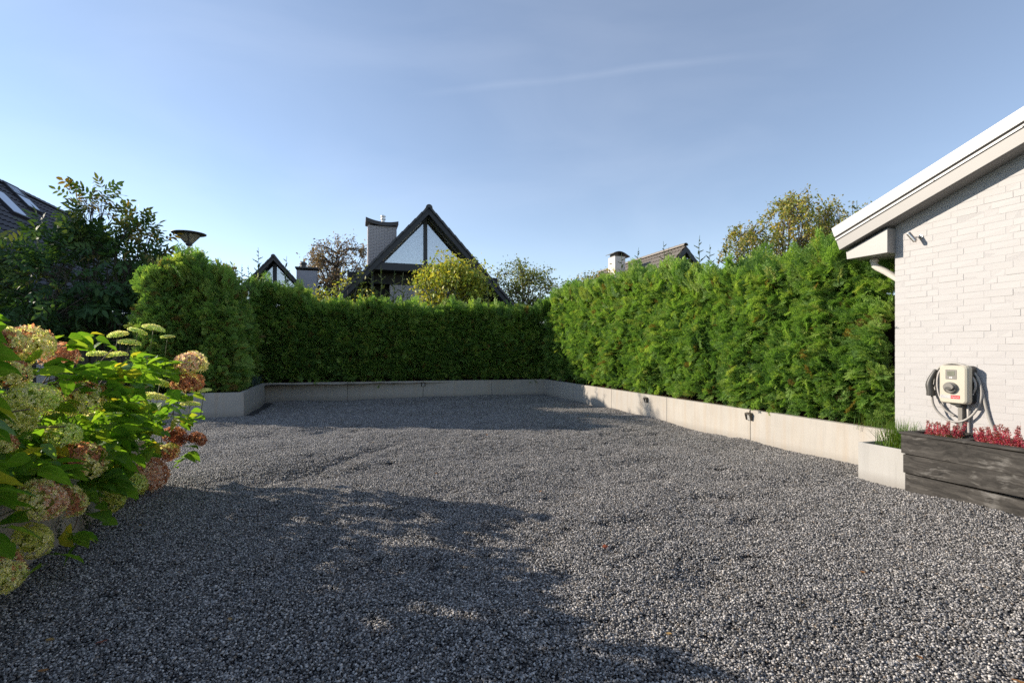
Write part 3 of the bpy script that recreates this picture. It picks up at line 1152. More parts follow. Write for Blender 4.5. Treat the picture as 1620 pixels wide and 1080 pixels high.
# socket: ring, hinged lid with its dark mouth
sx_, sz_ = -0.012, -0.03
skt = MB().lathe([(0.0001, 0.0), (0.042, 0.0), (0.054, 0.010), (0.054, 0.026), (0.047, 0.030), (0.044, 0.022), (0.0001, 0.022)], 28).obj('socket', M['mid_plastic'], CH, smooth=False)
skt.location = (sx_, yf + 0.002, sz_)
skt.rotation_euler = (math.radians(90), 0, 0)
lid = MB()
lp = []
for i in range(13):
    a = math.radians(180 * i / 12)
    lp.append((0.046 * math.cos(a), 0.002 + 0.046 * math.sin(a)))
lp += [(-0.03, -0.018), (0.0, -0.026), (0.03, -0.018)]
lid.prism_y(lp, -0.0475, -0.0235)
lid.obj('socket_lid', M['mid_plastic'], skt, bevel=0.003, attrs=False).rotation_euler = (math.radians(-90), 0, 0)
mouth = MB().prism_y([(0.028 * math.cos(math.radians(a)), -0.006 + 0.014 * math.sin(math.radians(a))) for a in range(0, 360, 24)], -0.049, -0.04)
mouth.obj('socket_mouth', M['charcoal_plastic'], skt, attrs=False).rotation_euler = (math.radians(-90), 0, 0)
# stickers: pale maker's strip with grey lines, red badge with a white stroke
MB().box(-0.104, -0.014, yf - 0.0012, yf + 0.004, -0.135, -0.103).obj('pale_sticker', M['white_trim'], CH)
for i, (a, b) in enumerate(((-0.100, -0.062), (-0.100, -0.074), (-0.100, -0.048))):
    MB().box(a, b, yf - 0.0018, yf - 0.0013, -0.110 - i * 0.009, -0.107 - i * 0.009).obj('printed_line', M['grey_print'], CH)
MB().box(-0.0135, 0.062, yf - 0.0014, yf + 0.004, -0.135, -0.103).obj('red_badge', M['red_sticker'], CH)
wv = [(-0.006 + 0.062 * i / 14, yf - 0.0022, -0.121 + 0.0045 * math.sin(i * 1.15) * (1 if i % 3 else 0.3)) for i in range(15)]
MB().tube(wv, 0.0016, 5).obj('badge_stroke', M['white_print'], CH)
MB().box(0.105, 0.1215, -0.065, -0.045, -0.095, -0.08).obj('side_label', M['white_print'], CH)
MB().prism_y([(-0.06, -0.186), (0.075, -0.186), (0.03, -0.205), (-0.02, -0.205)], -0.10, -0.03).obj('gland_plate', M['charcoal_plastic'], CH, bevel=0.003, attrs=False)
MB().box(-0.008, 0.03, -0.055, -0.004, -0.62, -0.2055).obj('mounting_channel', M['mid_plastic'], CH, bevel=0.002)
MB().tube([(0.062, -0.03, -0.19), (0.062, -0.024, -0.3), (0.066, -0.02, -0.5), (0.072, -0.018, -0.62)], 0.011, 10).obj('supply_conduit', M['conduit'], CH, smooth=True)


def smooth_path(pts, n=8):
    out = []
    P = [Vector(p) for p in pts]
    for i in range(len(P) - 1):
        p0, p1, p2, p3 = P[max(i - 1, 0)], P[i], P[i + 1], P[min(i + 2, len(P) - 1)]
        for j in range(n):
            t = j / n
            out.append(0.5 * ((2 * p1) + (-p0 + p2) * t + (2 * p0 - 5 * p1 + 4 * p2 - p3) * t * t + (-p0 + 3 * p1 - 3 * p2 + p3) * t ** 3))
    out.append(P[-1])
    return out


def chp(cx8, cy8, y):
    x, z = hxz(1430 + cx8 / 6.75, 560 + cy8 / 6.75, T_HOUSE + y)
    return (x - cx_, y, z - cz_)


CB = root('charging_cable', 'grey charging cable looped around the cream wall charger with its dark plug', 'cable', S_END + cx_, T_HOUSE, cz_)
loop = [chp(300, 440, -0.10), chp(310, 520, -0.09), chp(350, 600, -0.075), chp(420, 670, -0.065), chp(500, 712, -0.06), chp(580, 722, -0.055), chp(660, 700, -0.05),
        chp(740, 640, -0.045), chp(800, 550, -0.04), chp(828, 450, -0.038), chp(822, 350, -0.036), chp(785, 250, -0.034), chp(730, 180, -0.032), chp(650, 125, -0.03),
        chp(560, 100, -0.03), chp(470, 102, -0.03), chp(390, 135, -0.03), chp(345, 200, -0.03), chp(330, 300, -0.03), chp(345, 420, -0.032), chp(390, 520, -0.036), chp(450, 600, -0.03), chp(540, 660, -0.026)]
loop2 = [chp(700, 205, -0.05), chp(752, 280, -0.06), chp(765, 345, -0.062), chp(745, 410, -0.05), chp(700, 470, -0.03)]
MB().tube(smooth_path(loop), 0.0105, 10).obj('cable_loop', M['cable'], CB, smooth=True)
MB().tube(smooth_path(loop2), 0.0105, 10).obj('cable_loop', M['cable'], CB, smooth=True)
tail = [chp(780, 250, -0.03), chp(815, 340, -0.025), chp(850, 460, -0.022), chp(880, 580, -0.018), chp(915, 700, -0.016), chp(960, 810, -0.016)]
MB().tube(smooth_path(tail), 0.0125, 10).obj('cable_tail', M['cable'], CB, smooth=True)
plug = [chp(345, 165, -0.085), chp(318, 205, -0.095), chp(288, 262, -0.105), chp(272, 320, -0.11), chp(280, 380, -0.11), chp(288, 435, -0.108)]
pp = smooth_path(plug, 5)
MB().tube(pp, [0.014 + 0.018 * min(1, i / (len(pp) * 0.62)) for i in range(len(pp))], 14).obj('plug_handle', M['charcoal_plastic'], CB, smooth=True)
MB().tube([chp(289, 380, -0.11), chp(287, 440, -0.108)], [0.036, 0.036], 16).obj('plug_collar', M['charcoal_plastic'], CB, smooth=False)
MB().tube(smooth_path([chp(340, 190, -0.07), chp(330, 300, -0.075), chp(318, 350, -0.09)]), 0.006, 8).obj('plug_strap', M['charcoal_plastic'], CB, smooth=True)

# ------------------------------------------------------------------ planters in front of the house
pl_s, pl_t = -3.506, 5.085
PL = root('wooden_planter', 'long planter of three weathered grey planks under the wall charger', 'planter', pl_s, pl_t, 0.0)
pr = random.Random(3)
PLEN = 3.0
hs = [(0.0, 0.178, 0.015), (0.186, 0.362, 0.0), (0.371, 0.553, -0.02)]
for i, (a, b, xo) in enumerate(hs):
    for part in (0, 1):
        mb = MB()
        if part == 0:
            mb.box(xo, PLEN, -0.0 - 0.004 * i, 0.045, a, b)
        else:
            mb.box(xo + 0.004, xo + 0.05, 0.0465, 0.52, a, b)
        o = mb.obj('plank', M['wood'], PL, bevel=0.006, seg=2, attrs=False)
        o.rotation_euler = (pr.uniform(-0.012, 0.012), (0.012, -0.006, 0.010)[i] if part == 0 else 0, 0)
for a, b, c_, d_ in ((-0.028, PLEN, -0.018, 0.062), (-0.026, 0.06, 0.0635, 0.456), (-0.026, PLEN, 0.4575, 0.53)):
    o = MB().box(a, b, c_, d_, 0.5545, 0.578).obj('top_board', M['wood'], PL, bevel=0.004, seg=2, attrs=False)
o = MB().box(0.43, 0.50, 0.0635, 0.456, 0.5545, 0.577).obj('cross_board', M['wood'], PL, bevel=0.004, attrs=False)
MB().box(0.055, PLEN, 0.05, 0.50, 0.30, 0.50).obj('potting_soil', M['soil'], PL)

cb_s0, cb_s1, cb_t = -4.03, -3.545, 5.17
PC = root('concrete_planter', 'pale concrete planter box between the low wall and the wooden planter', 'planter', cb_s0, cb_t, 0.0)
w_, d_, h_ = cb_s1 - cb_s0, 0.46, 0.385
tk = 0.03
MB().box(0, w_, 0, tk, -0.1, h_).obj('front_panel', M['concrete_pale'], PC, bevel=0.004)
MB().box(0, w_, d_ - tk, d_, -0.1, h_).obj('rear_panel', M['concrete_pale'], PC, bevel=0.004)
MB().box(0, tk, tk + .001, d_ - tk - .001, -0.1, h_).obj('side_panel', M['concrete_pale'], PC, bevel=0.004)
MB().box(w_ - tk, w_, tk + .001, d_ - tk - .001, -0.1, h_).obj('side_panel', M['concrete_pale'], PC, bevel=0.004)
MB().box(tk + .001, w_ - tk - .001, tk + .001, d_ - tk - .001, 0.0, h_ - 0.045).obj('potting_soil', M['soil'], PC)


def grass_tuft(name, label, s, t, z, n, hgt, spread, cols, width=0.004, seed=1, group=None, stray=6, sp0=0.05):
    r_ = random.Random(seed)
    g = root(name, label, 'grass', s, t, z, group)
    mb = MB()
    for i in range(n + stray):
        a = r_.uniform(0, 6.283)
        lean = spread * abs(r_.gauss(0, 0.55)) + 0.05
        hh = hgt * r_.uniform(0.55, 1.05)
        if i >= n:
            lean, hh = spread * r_.uniform(1.2, 1.9), hgt * r_.uniform(0.9, 1.3)
        b = Vector((r_.gauss(0, sp0), r_.gauss(0, sp0), 0))
        dirv = Vector((math.cos(a), math.sin(a), 0))
        side = Vector((-math.sin(a), math.cos(a), 0)) * width * r_.uniform(0.6, 1.1) * (0.6 if i >= n else 1)
        droop = r_.uniform(0.2, 1.1) * lean
        vs_, K = [], 5
        for k_ in range(K + 1):
            q = k_ / K
            p = b + dirv * (hh * lean * q + hh * droop * 0.5 * q * q) + Vector((0, 0, hh * (q - 0.35 * droop * q * q * q)))
            wd = side * (1 - q ** 1.6) * (0.5 + 0.5 * min(1, q * 4))
            vs_ += [p - wd, p + wd]
        fs = [(2 * k_, 2 * k_ + 1, 2 * k_ + 3, 2 * k_ + 2) for k_ in range(K)]
        c = Vector(cols[0]).lerp(Vector(cols[1]), r_.random()) if i < n else Vector(cols[2])
        mb.add(vs_, fs, tuple(c))
    o = mb.obj('blades', M['leafcol'], g, smooth=True)
    o['kind'] = 'stuff'
    return g


GC = ((0.05, 0.13, 0.015), (0.13, 0.21, 0.03), (0.20, 0.19, 0.07))
grass_tuft('ornamental_grass', 'green tuft of fine grass growing in the pale concrete planter box', cb_s0 + 0.28, cb_t + 0.24, 0.34, 420, 0.34, 0.62, GC, 0.0042, 4, stray=18, sp0=0.075)
grass_tuft('ornamental_grass', 'loose grass tuft at the foot of the hedge beside the house corner', S_END - 0.35, T_HOUSE + 0.17, 0.44, 110, 0.30, 0.6, GC, 0.0036, 5, stray=10, sp0=0.08)
grass_tuft('ornamental_grass', 'small blue grey fescue tuft at the corner of the back wall', -14.75, -2.45, 0.44, 240, 0.36, 0.85, ((0.10, 0.15, 0.15), (0.19, 0.25, 0.25), (0.22, 0.25, 0.22)), 0.006, 6, stray=4, sp0=0.05)


def heather_spike(seed):
    r_ = np.random.default_rng(seed)
    n = 110
    hh = r_.uniform(0.085, 0.14)
    q = r_.random(n) ** 0.8
    a = r_.uniform(0, 6.283, n)
    rad = 0.013 * (1 - 0.78 * q) + 0.002
    P = np.stack([rad * np.cos(a) + 0.012 * q * q * math.cos(seed), rad * np.sin(a) + 0.012 * q * q * math.sin(seed), 0.03 + q * hh], 1)
    ax = unit(np.stack([np.cos(a), np.sin(a), r_.uniform(0.1, 0.9, n)], 1))
    sd_ = unit(np.cross(ax, np.array([0, 0, 1.0])))
    sz = r_.uniform(0.004, 0.0075, (n, 1))
    V = np.stack([P - sd_ * sz * .6, P + ax * sz * 0.6 - sd_ * sz * .1 - np.array([0, 0, .004]), P + sd_ * sz * .6, P + ax * sz + np.array([0, 0, .003])], 1)
    base = np.array([0.42, 0.035, 0.085])
    C_ = base * r_.uniform(0.55, 1.35, (n, 1))
    pale = r_.random(n) < 0.38
    C_[pale] = np.array([0.60, 0.24, 0.27]) * r_.uniform(0.7, 1.1, (pale.sum(), 1))
    tipm = q > 0.84
    C_[tipm] = np.array([0.30, 0.12, 0.12])
    gm = q < 0.16
    C_[gm] = np.array([0.10, 0.14, 0.03]) * r_.uniform(0.6, 1.5, (gm.sum(), 1))
    me = quads_mesh('flower_spike', V, 4, M['leafcol'], col=C_, faces_per=[(0, 1, 2, 3)])
    return me


SPIKES = [heather_spike(40 + i) for i in range(5)]


def heather(label, s0, s1, n, seed):
    r_ = random.Random(seed)
    sc_ = (s0 + s1) / 2
    g = root('heather', label, 'plant', sc_, pl_t + 0.24, 0.50, 'red heather in the wooden planter')
    for i in range(n):
        o = link(bpy.data.objects.new('flower_spike', r_.choice(SPIKES)), g)
        o.location = (r_.uniform(s0, s1) - sc_, r_.uniform(-0.12, 0.12), 0)
        o.rotation_euler = (r_.gauss(0, 0.11), r_.gauss(0, 0.11), r_.uniform(0, 6.28))
        sc = r_.uniform(0.75, 1.35)
        o.scale = (sc * 1.15, sc * 1.15, sc)
    N = 900
    q = rng.random((N, 2))
    P = np.stack([s0 - sc_ + (s1 - s0) * q[:, 0], -0.15 + 0.3 * q[:, 1], 0.01 + 0.06 * rng.random(N)], 1)
    ax = unit(rng.normal(0, 1, (N, 3)) + np.array([0, 0, 0.8]))
    sd_ = unit(np.cross(ax, rng.normal(0, 1, (N, 3))))
    sz = rng.uniform(0.006, 0.013, (N, 1))
    V = np.stack([P, P + ax * sz * .5 + sd_ * sz * .35, P + ax * sz, P + ax * sz * .5 - sd_ * sz * .35], 1)
    C_ = np.array([0.09, 0.15, 0.025]) * rng.uniform(0.5, 1.7, (N, 1))
    o = link(bpy.data.objects.new('foliage', quads_mesh('foliage', V, 4, M['leafcol'], col=C_)), g)
    o['kind'] = 'stuff'
    return g


h0 = on_t(1473, 690, pl_t + 0.24)[0]
h1 = on_t(1511, 690, pl_t + 0.24)[0]
h2 = on_t(1558, 700, pl_t + 0.24)[0]
heather('dense crimson heather clump at the left end of the wooden planter', h0, h1, 26, 2)
heather('wide pinkish red heather clump with green feet, right of the charger conduit', h2, h2 + 0.42, 56, 3)
heather('red heather clump at the far end of the planter beyond the pinkish one', h2 + 0.5, h2 + 1.2, 40, 4)
# ------------------------------------------------------------------ conifer hedges (flat scaly sprays)
def spray_mesh(seed):
    r = np.random.default_rng(seed)
    V, LC = [], []

    def curve(x):
        return -0.20 * x * x

    def diamond(p, d, length, w, tip0, roll):
        d = d / np.linalg.norm(d)
        side = np.cross(np.array([0, 0, 1.0]), d)
        side /= np.linalg.norm(side) + 1e-9
        side = side * math.cos(roll) + np.array([0, 0, 1.0]) * math.sin(roll)
        m = p + d * length * 0.55
        e_ = p + d * length + np.array([0, 0, -0.06 * length])
        V.append([p - side * w * .35, m - side * w * .5, e_, m + side * w * .5])
        LC.append([(tip0, 0, 0), (tip0 + 0.1, 0, 0), (min(1, tip0 + 0.35), 0, 0), (tip0 + 0.1, 0, 0)])
    for i in range(5):
        x0 = i / 5
        p0 = np.array([x0, 0, curve(x0)])
        p1 = np.array([x0 + .24, 0.02 * math.sin(i * 2 + seed), curve(x0 + .24)])
        diamond(p0, p1 - p0, np.linalg.norm(p1 - p0), 0.035, 0.2 + 0.5 * x0, r.normal(0, .3))
    ns = 9
    for i in range(ns):
        for sg in (-1, 1):
            x0 = 0.10 + 0.80 * (i + (0.5 if sg > 0 else 0)) / ns
            L = (0.33 * (1 - x0) ** 0.65 + 0.07) * r.uniform(0.75, 1.15)
            a = math.radians(r.uniform(40, 58)) * sg
            d = np.array([math.cos(a), math.sin(a), r.normal(-0.05, 0.16)])
            p = np.array([x0, 0, curve(x0)])
            diamond(p, d, L, 0.046, 0.15 + 0.5 * x0, r.normal(0, .3))
            nn = 1 + int(L / 0.09)
            for j in range(nn):
                q = (j + 0.6) / (nn + 0.3)
                pp_ = p + d * L * q
                for s2 in (-1, 1):
                    a2 = a + s2 * math.radians(r.uniform(32, 50))
                    d2 = np.array([math.cos(a2), math.sin(a2), d[2] + r.normal(0, 0.12)])
                    diamond(pp_, d2, L * (0.42 * (1 - q * .6)) + 0.03, 0.040, 0.3 + 0.4 * x0 + .2 * q, r.normal(0, .32))
    V = np.array(V)
    me = bpy.data.meshes.new('conifer_spray')
    n = len(V)
    me.from_pydata(V.reshape(-1, 3).tolist(), [], [(4 * i, 4 * i + 1, 4 * i + 2, 4 * i + 3) for i in range(n)])
    a = me.attributes.new('lc', 'FLOAT_VECTOR', 'POINT')
    a.data.foreach_set('vector', np.array(LC, dtype=np.float32).ravel())
    me.materials.append(M['thuja'])
    return me


sprays = proto_collection('conifer_sprays', [spray_mesh(i) for i in range(6)])


def shoot_mesh(seed):
    """upright leader: thin stem with sparse alternate scaly side twigs"""
    r = random.Random(seed)
    mb = MB()
    stem = [(0.012 * math.sin(i * 1.3 + seed), 0.012 * math.cos(i * 1.7 + seed), i / 8) for i in range(9)]
    mb.tube(stem, [0.013 * (1 - 0.75 * i / 8) for i in range(9)], 5)
    for i in range(11):
        q = 0.22 + 0.74 * i / 11
        a = i * 2.4 + seed
        L = 0.26 * (1.15 - q) * r.uniform(0.7, 1.25)
        d = Vector((math.cos(a), math.sin(a), r.uniform(0.25, 0.8))).normalized()
        p = Vector((0, 0, q))
        e_ = p + d * L + Vector((0, 0, 0.12 * L))
        mb.tube([p, p + d * L * .5, e_], [0.011, 0.009, 0.004], 4)
        for j in range(5):
            qq = 0.25 + 0.7 * j / 5
            for sg in (-1, 1):
                side = d.cross(Vector((0, 0, 1))).normalized() * sg
                dd = (d * 0.8 + side * 0.7 + Vector((0, 0, r.uniform(0, .4)))).normalized()
                b = p + d * L * qq
                l2 = L * 0.34 * (1.15 - qq)
                w_ = Vector((0, 0, 1)).cross(dd).normalized() * 0.017
                mb.add([b, b + dd * l2 * .5 + w_, b + dd * l2, b + dd * l2 * .5 - w_], [(0, 1, 2, 3)], (0, 0, 0))
    return mb.mesh('leader_shoot', M['shoot_leaf'])


k = NT('shoot_leaf')
M['shoot_leaf'] = k.leafy((0.10, 0.135, 0.05), 0.25, 0.6, (1.4, 1.3, 0.7), spec=0.2)
SHOOTS = [shoot_mesh(i) for i in range(4)]


def hedge(name, label, A, B, depth, zbase, ztop, dens, sc, seed, lean=0.0, bulge=0.16, setback=0.26, ends=(True, True), core_in=0.22, lump=0.23, shoots=(), rounding=0.0, lumpsc=1.7, brown=0.018, topfrac=1.0, clip=None, fringe=1.0):
    """A-B: front line from left to right as seen from the court; local x along, y to the back"""
    r = np.random.default_rng(seed)
    A, B = Vector((A[0], A[1], 0)), Vector((B[0], B[1], 0))
    dr = B - A
    L = dr.length
    h = wroot(name, label, 'hedge', A + Vector((0, 0, zbase)), rz=math.atan2(dr.y, dr.x))
    X0, P, AX, NR, TT, SCL = 0, [], [], [], [], []

    def lumpv(u, v, w=0.0):
        return np.array([fbm((a * lumpsc, b * lumpsc * 0.8, w + seed * 3.7), 1.0, 3) for a, b in zip(u, v)])

    def emit(p, out, n, upk, extra):
        rnd = r.normal(0, 0.42, (n, 3))
        ax = out * r.uniform(0.45, 1.0, (n, 1)) + np.array([0, 0, 1.0]) * (r.normal(upk, 0.32, (n, 1))) + rnd
        nr = np.array([0, 0, 1.0]) * r.uniform(0.3, 1.0, (n, 1)) - out * 0.25 + r.normal(0, 0.55, (n, 3))
        P.append(p)
        AX.append(ax)
        NR.append(nr)
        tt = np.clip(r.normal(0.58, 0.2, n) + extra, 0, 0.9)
        tt[r.random(n) < brown] = 0.95
        TT.append(tt)
        SCL.append(sc * np.exp(np.clip(r.normal(0, 0.24, n), -.5, .38)))
    zt = lambda x: np.array([ztop(q) for q in np.atleast_1d(x)]) - zbase
    # front face
    zmax = max(ztop(q) for q in np.linspace(0, L, 30)) - zbase
    n = int(L * zmax * dens)
    u, v = r.uniform(-0.05, L + 0.05, n), r.uniform(0.055, 1.0, n)
    z = v * zt(u)
    lv = lumpv(u, z)
    y = setback - bulge * np.sin(np.clip(v * 1.15, 0, 1) * math.pi) + lean * z - lump * lv + r.uniform(-0.02, 0.13, n)
    if rounding > 0:
        y = y + rounding * np.clip(v - 0.55, 0, 1) ** 2 * 4 + rounding * (np.clip(0.25 - u / L, 0, 1) ** 2 + np.clip(u / L - 0.75, 0, 1) ** 2) * 8
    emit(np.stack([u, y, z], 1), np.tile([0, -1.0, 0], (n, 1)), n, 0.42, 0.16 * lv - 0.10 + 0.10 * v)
    # top
    n = int(L * depth * dens * topfrac)
    u, w = r.uniform(-0.05, L + 0.05, n), r.uniform(0.12, depth, n)
    lv = lumpv(u, w, 9.0)
    z = zt(u) + 0.16 * lv - r.uniform(0, 0.22, n)
    if rounding > 0:
        z = z - rounding * ((np.abs(w / depth - .5) * 2) ** 3) * 0.8
    outv = np.tile([0, 0, 1.0], (n, 1))
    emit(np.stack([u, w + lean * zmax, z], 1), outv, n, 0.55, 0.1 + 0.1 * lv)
    # rim fringe: longer upright sprays along the crest
    n = int(L * 150 * fringe)
    u = r.uniform(-0.05, L + 0.05, n)
    w = np.abs(r.normal(0.25, 0.25, n)) + 0.05
    emit(np.stack([u, w + lean * zmax + rounding * .5, zt(u) - r.uniform(-0.02, 0.14, n) - rounding * 0.15 + 0.24 * lumpv(u * 1.6, w, 21.0)], 1), np.tile([0, -0.25, 0.5], (n, 1)), n, 1.0, 0.05)
    SCL[-1] = SCL[-1] * r.uniform(0.9, 1.7, n) * (1.0 if fringe == 1.0 else 1.25)
    # ends
    for k_, x0, ox in ((0, 0.0, -1.0), (1, L, 1.0)):
        if ends[k_]:
            n = int(depth * zmax * dens)
            w, v = r.uniform(0.15, depth, n), r.uniform(0, 1, n)
            z = v * zt(np.full(n, x0))
            lv = lumpv(w + 5, z, 3.0 + k_)
            x = x0 + ox * (bulge * np.sin(v * math.pi) + lump * lv - r.uniform(0, 0.2, n) - 0.08)
            if rounding > 0:
                x = x - ox * rounding * np.clip(v - 0.5, 0, 1) ** 2 * 4.5
            emit(np.stack([x, w + lean * z, z], 1), np.tile([ox, 0.0, 0], (n, 1)), n, 0.5, 0.16 * lv + 0.05)
    P_, AX_, NR_ = np.concatenate(P), np.concatenate(AX), np.concatenate(NR)
    S_, T_ = np.concatenate(SCL), np.concatenate(TT)
    if clip is not None:
        kp = ~clip(P_[:, 0], P_[:, 1], P_[:, 2])
        P_, AX_, NR_, S_, T_ = P_[kp], AX_[kp], NR_[kp], S_[kp], T_[kp]
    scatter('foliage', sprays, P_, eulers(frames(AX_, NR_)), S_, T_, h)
    # solid dark core, added so no light shines through the sprays
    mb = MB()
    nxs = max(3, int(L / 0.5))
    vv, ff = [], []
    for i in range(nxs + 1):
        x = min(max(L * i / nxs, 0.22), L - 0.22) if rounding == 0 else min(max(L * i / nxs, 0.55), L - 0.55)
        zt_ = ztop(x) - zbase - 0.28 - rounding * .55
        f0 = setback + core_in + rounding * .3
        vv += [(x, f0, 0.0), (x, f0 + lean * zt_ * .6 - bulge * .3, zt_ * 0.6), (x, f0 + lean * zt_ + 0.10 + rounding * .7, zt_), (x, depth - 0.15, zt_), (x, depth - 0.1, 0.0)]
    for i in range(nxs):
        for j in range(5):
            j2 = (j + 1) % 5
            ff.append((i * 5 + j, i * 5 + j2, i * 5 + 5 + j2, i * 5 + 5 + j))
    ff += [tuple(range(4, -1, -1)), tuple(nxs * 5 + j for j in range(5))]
    mb.add(vv, ff).obj('light_block_core', M['hedge_core'], h)
    shoots = list(shoots) + [(r.uniform(0.1, L - 0.1), r.uniform(0.15, min(0.9, depth)), r.uniform(0.4, 0.85), 0.0) for _ in range(int(L * 2.4))]
    for i, (x, y, hh, dz) in enumerate(shoots):
        o = link(bpy.data.objects.new('leader_shoot', SHOOTS[i % 4]), h)
        o.location = (x, y, ztop(x) - zbase - 0.12 + dz)
        o.rotation_euler = (random.gauss(0, .06), random.gauss(0, .06), random.uniform(0, 6.28))
        o.scale = (hh * 0.9, hh * 0.9, hh)
    return h


def zt_right(x):
    u_ = min(1.0, max(0.0, (x - 5.6) / 2.6))
    return 2.82 + 0.10 * math.exp(-((x - 2.8) / 1.2) ** 2) - 0.36 * u_ * u_ * (3 - 2 * u_) + 0.07 * math.sin(x * 1.7) + 0.06 * math.sin(x * 4.1 + 1) - 0.05 * (x / 11)


rdir = Vector((rw_dir.x, rw_dir.y, 0)).normalized()
RA = COR_R + rdir * 0.35
RB = HC - rdir * 0.22
rs = random.Random(12)
r_sh = []
for px, ytop, w in ((985, 395, .5), (1005, 372, .5), (1052, 380, .45), (1105, 362, .4), (1118, 385, .4), (1147, 358, .45), (1168, 400, .4), (925, 432, .5), (950, 425, .5), (895, 440, .5), (1350, 285, .6), (1075, 395, .5), (1215, 350, .5), (1300, 335, .6)):
    q = cross_at(RA + Vector((E_[0], E_[1], 0)) * 0.5, RB + Vector((E_[0], E_[1], 0)) * 0.5, px)
    p = RA + Vector((E_[0], E_[1], 0)) * 0.5 + rdir * q
    ztip = EYE + (CY - ytop) / FPX * p.y
    hh = max(0.35, min(1.0, ztip - zt_right(q) + 0.12))
    r_sh.append((q, 0.5, hh, 0))
hedge('hedge', 'tall sunlit conifer hedge behind the right low wall, beside the white house', RA, RB, 1.3, 0.43, zt_right, 620, 0.215, 21, shoots=r_sh, ends=(False, False), bulge=0.20, setback=0.30,
      clip=lambda x, y, z: (x > 9.75) & (z > 1.40) & (z < 2.15) & (y < 0.36))


def zt_back(x):
    return 2.50 + 0.05 * math.sin(x * 2.3) + 0.05 * math.sin(x * 5.7 + 2) + 0.50 * math.exp(-(x / 1.15) ** 2)


bdir = (COR_R - COR_L).normalized()
b_sh = []
for px, ytop in ((430, 392), (447, 440), (475, 425), (592, 418), (608, 425), (622, 420), (640, 428), (655, 432), (700, 445), (735, 440), (790, 450), (470, 405), (840, 452)):
    A_ = COR_L + Vector((-bdir.y, bdir.x, 0)) * 0.45
    B_ = COR_R + Vector((-bdir.y, bdir.x, 0)) * 0.45
    q = cross_at(A_, B_, px)
    p = A_ + bdir * q
    ztip = EYE + (CY - ytop) / FPX * p.y
    b_sh.append((q, 0.45, max(0.35, min(1.5, ztip - zt_back(q) + 0.12)), 0))
hedge('hedge', 'dark shaded conifer hedge along the back of the court with a sunlit crest', COR_L - bdir * 0.35, COR_R + bdir * 0.9, 1.25, 0.43, zt_back, 430, 0.25, 22, shoots=b_sh, ends=(True, False), bulge=0.10, setback=0.24, lump=0.12)


def zt_block(x):
    return 2.93 + 0.20 * math.sin(x * 2.2 + 0.6) - 0.25 * math.exp(-((x - 0.0) / 0.5) ** 2)


BLA, BLB = site(-12.30, -4.15), site(-12.30, -2.62)
bl_sh = []
for px, ytop in ((262, 345), (290, 342), (318, 352), (348, 358), (362, 385), (382, 368), (395, 380)):
    off = Vector((-D[0], -D[1], 0)) * 0.8
    q = cross_at(BLA + off, BLB + off, px)
    p = BLA + off + Vector((E_[0], E_[1], 0)) * q
    ztip = EYE + (CY - ytop) / FPX * p.y
    bl_sh.append((min(max(q, 0.15), 2.0), 0.8, max(0.35, min(0.9, ztip - zt_block(q) + 0.25)), -0.15))
hedge('conifer_block', 'broad bushy conifer block with browned sprays, standing above the step in the wall', BLA, BLB, 2.5, 0.44, zt_block, 560, 0.22, 23,
      shoots=bl_sh, bulge=0.22, setback=0.28, rounding=0.24, lump=0.34, brown=0.06, fringe=2.6)
bpy.data.objects['conifer_block']['category'] = 'conifer'

# ------------------------------------------------------------------ hydrangeas
def leaf_mesh(seed):
    r = random.Random(seed)
    mb = MB()
    K, Wd = 7, 0.40 + 0.05 * r.random()
    vv, lc = [], []
    curl, fold = r.uniform(0.10, 0.32), r.uniform(0.10, 0.30)
    tw = r.uniform(-0.3, 0.3)
    for i in range(K + 1):
        q = i / K
        w = Wd * (math.sin(math.pi * min(1, q ** 0.62)) ** 0.85) * (1 - 0.15 * q) if 0 < q < 1 else 0.0
        if i == 0:
            w = 0.03
        zc = -curl * q * q
        for a in (-1, -0.5, 0, 0.5, 1):
            rip = 0.014 * math.sin(q * 22 + a * 2) * abs(a)
            vv.append((q, a * w, zc + fold * abs(a) * w + rip + tw * a * w * q * .5))
            lc.append((q, a * w, 0))
    ff = []
    for i in range(K):
        for j in range(4):
            a = i * 5 + j
            ff.append((a, a + 5, a + 6, a + 1))
    mb.add(vv, ff, None, lc)
    # petiole
    mb.tube([(-0.30, 0, 0.05), (-0.12, 0, -0.01), (0.02, 0, 0.0)], 0.011, 4)
    return mb.mesh('leaf', M['hyd_leaf'], smooth=True)


LEAVES = [leaf_mesh(60 + i) for i in range(6)]
SUNL = Vector((sun_dir.x * D[0] + sun_dir.y * D[1], sun_dir.x * E_[0] + sun_dir.y * E_[1], sun_dir.z))
PAL = {
    'cream': [(0.58, 0.56, 0.27), (0.66, 0.62, 0.40), (0.42, 0.46, 0.14)],
    'lime': [(0.54, 0.60, 0.22), (0.62, 0.66, 0.36), (0.34, 0.46, 0.10)],
    'brown': [(0.36, 0.15, 0.08), (0.48, 0.27, 0.17), (0.27, 0.11, 0.07)],
    'pink': [(0.56, 0.38, 0.31), (0.42, 0.22, 0.15), (0.62, 0.50, 0.42)],
    'olive': [(0.40, 0.42, 0.10), (0.52, 0.50, 0.18), (0.28, 0.32, 0.06)],
    'dark': [(0.19, 0.06, 0.04), (0.27, 0.10, 0.06), (0.13, 0.045, 0.03)],
}


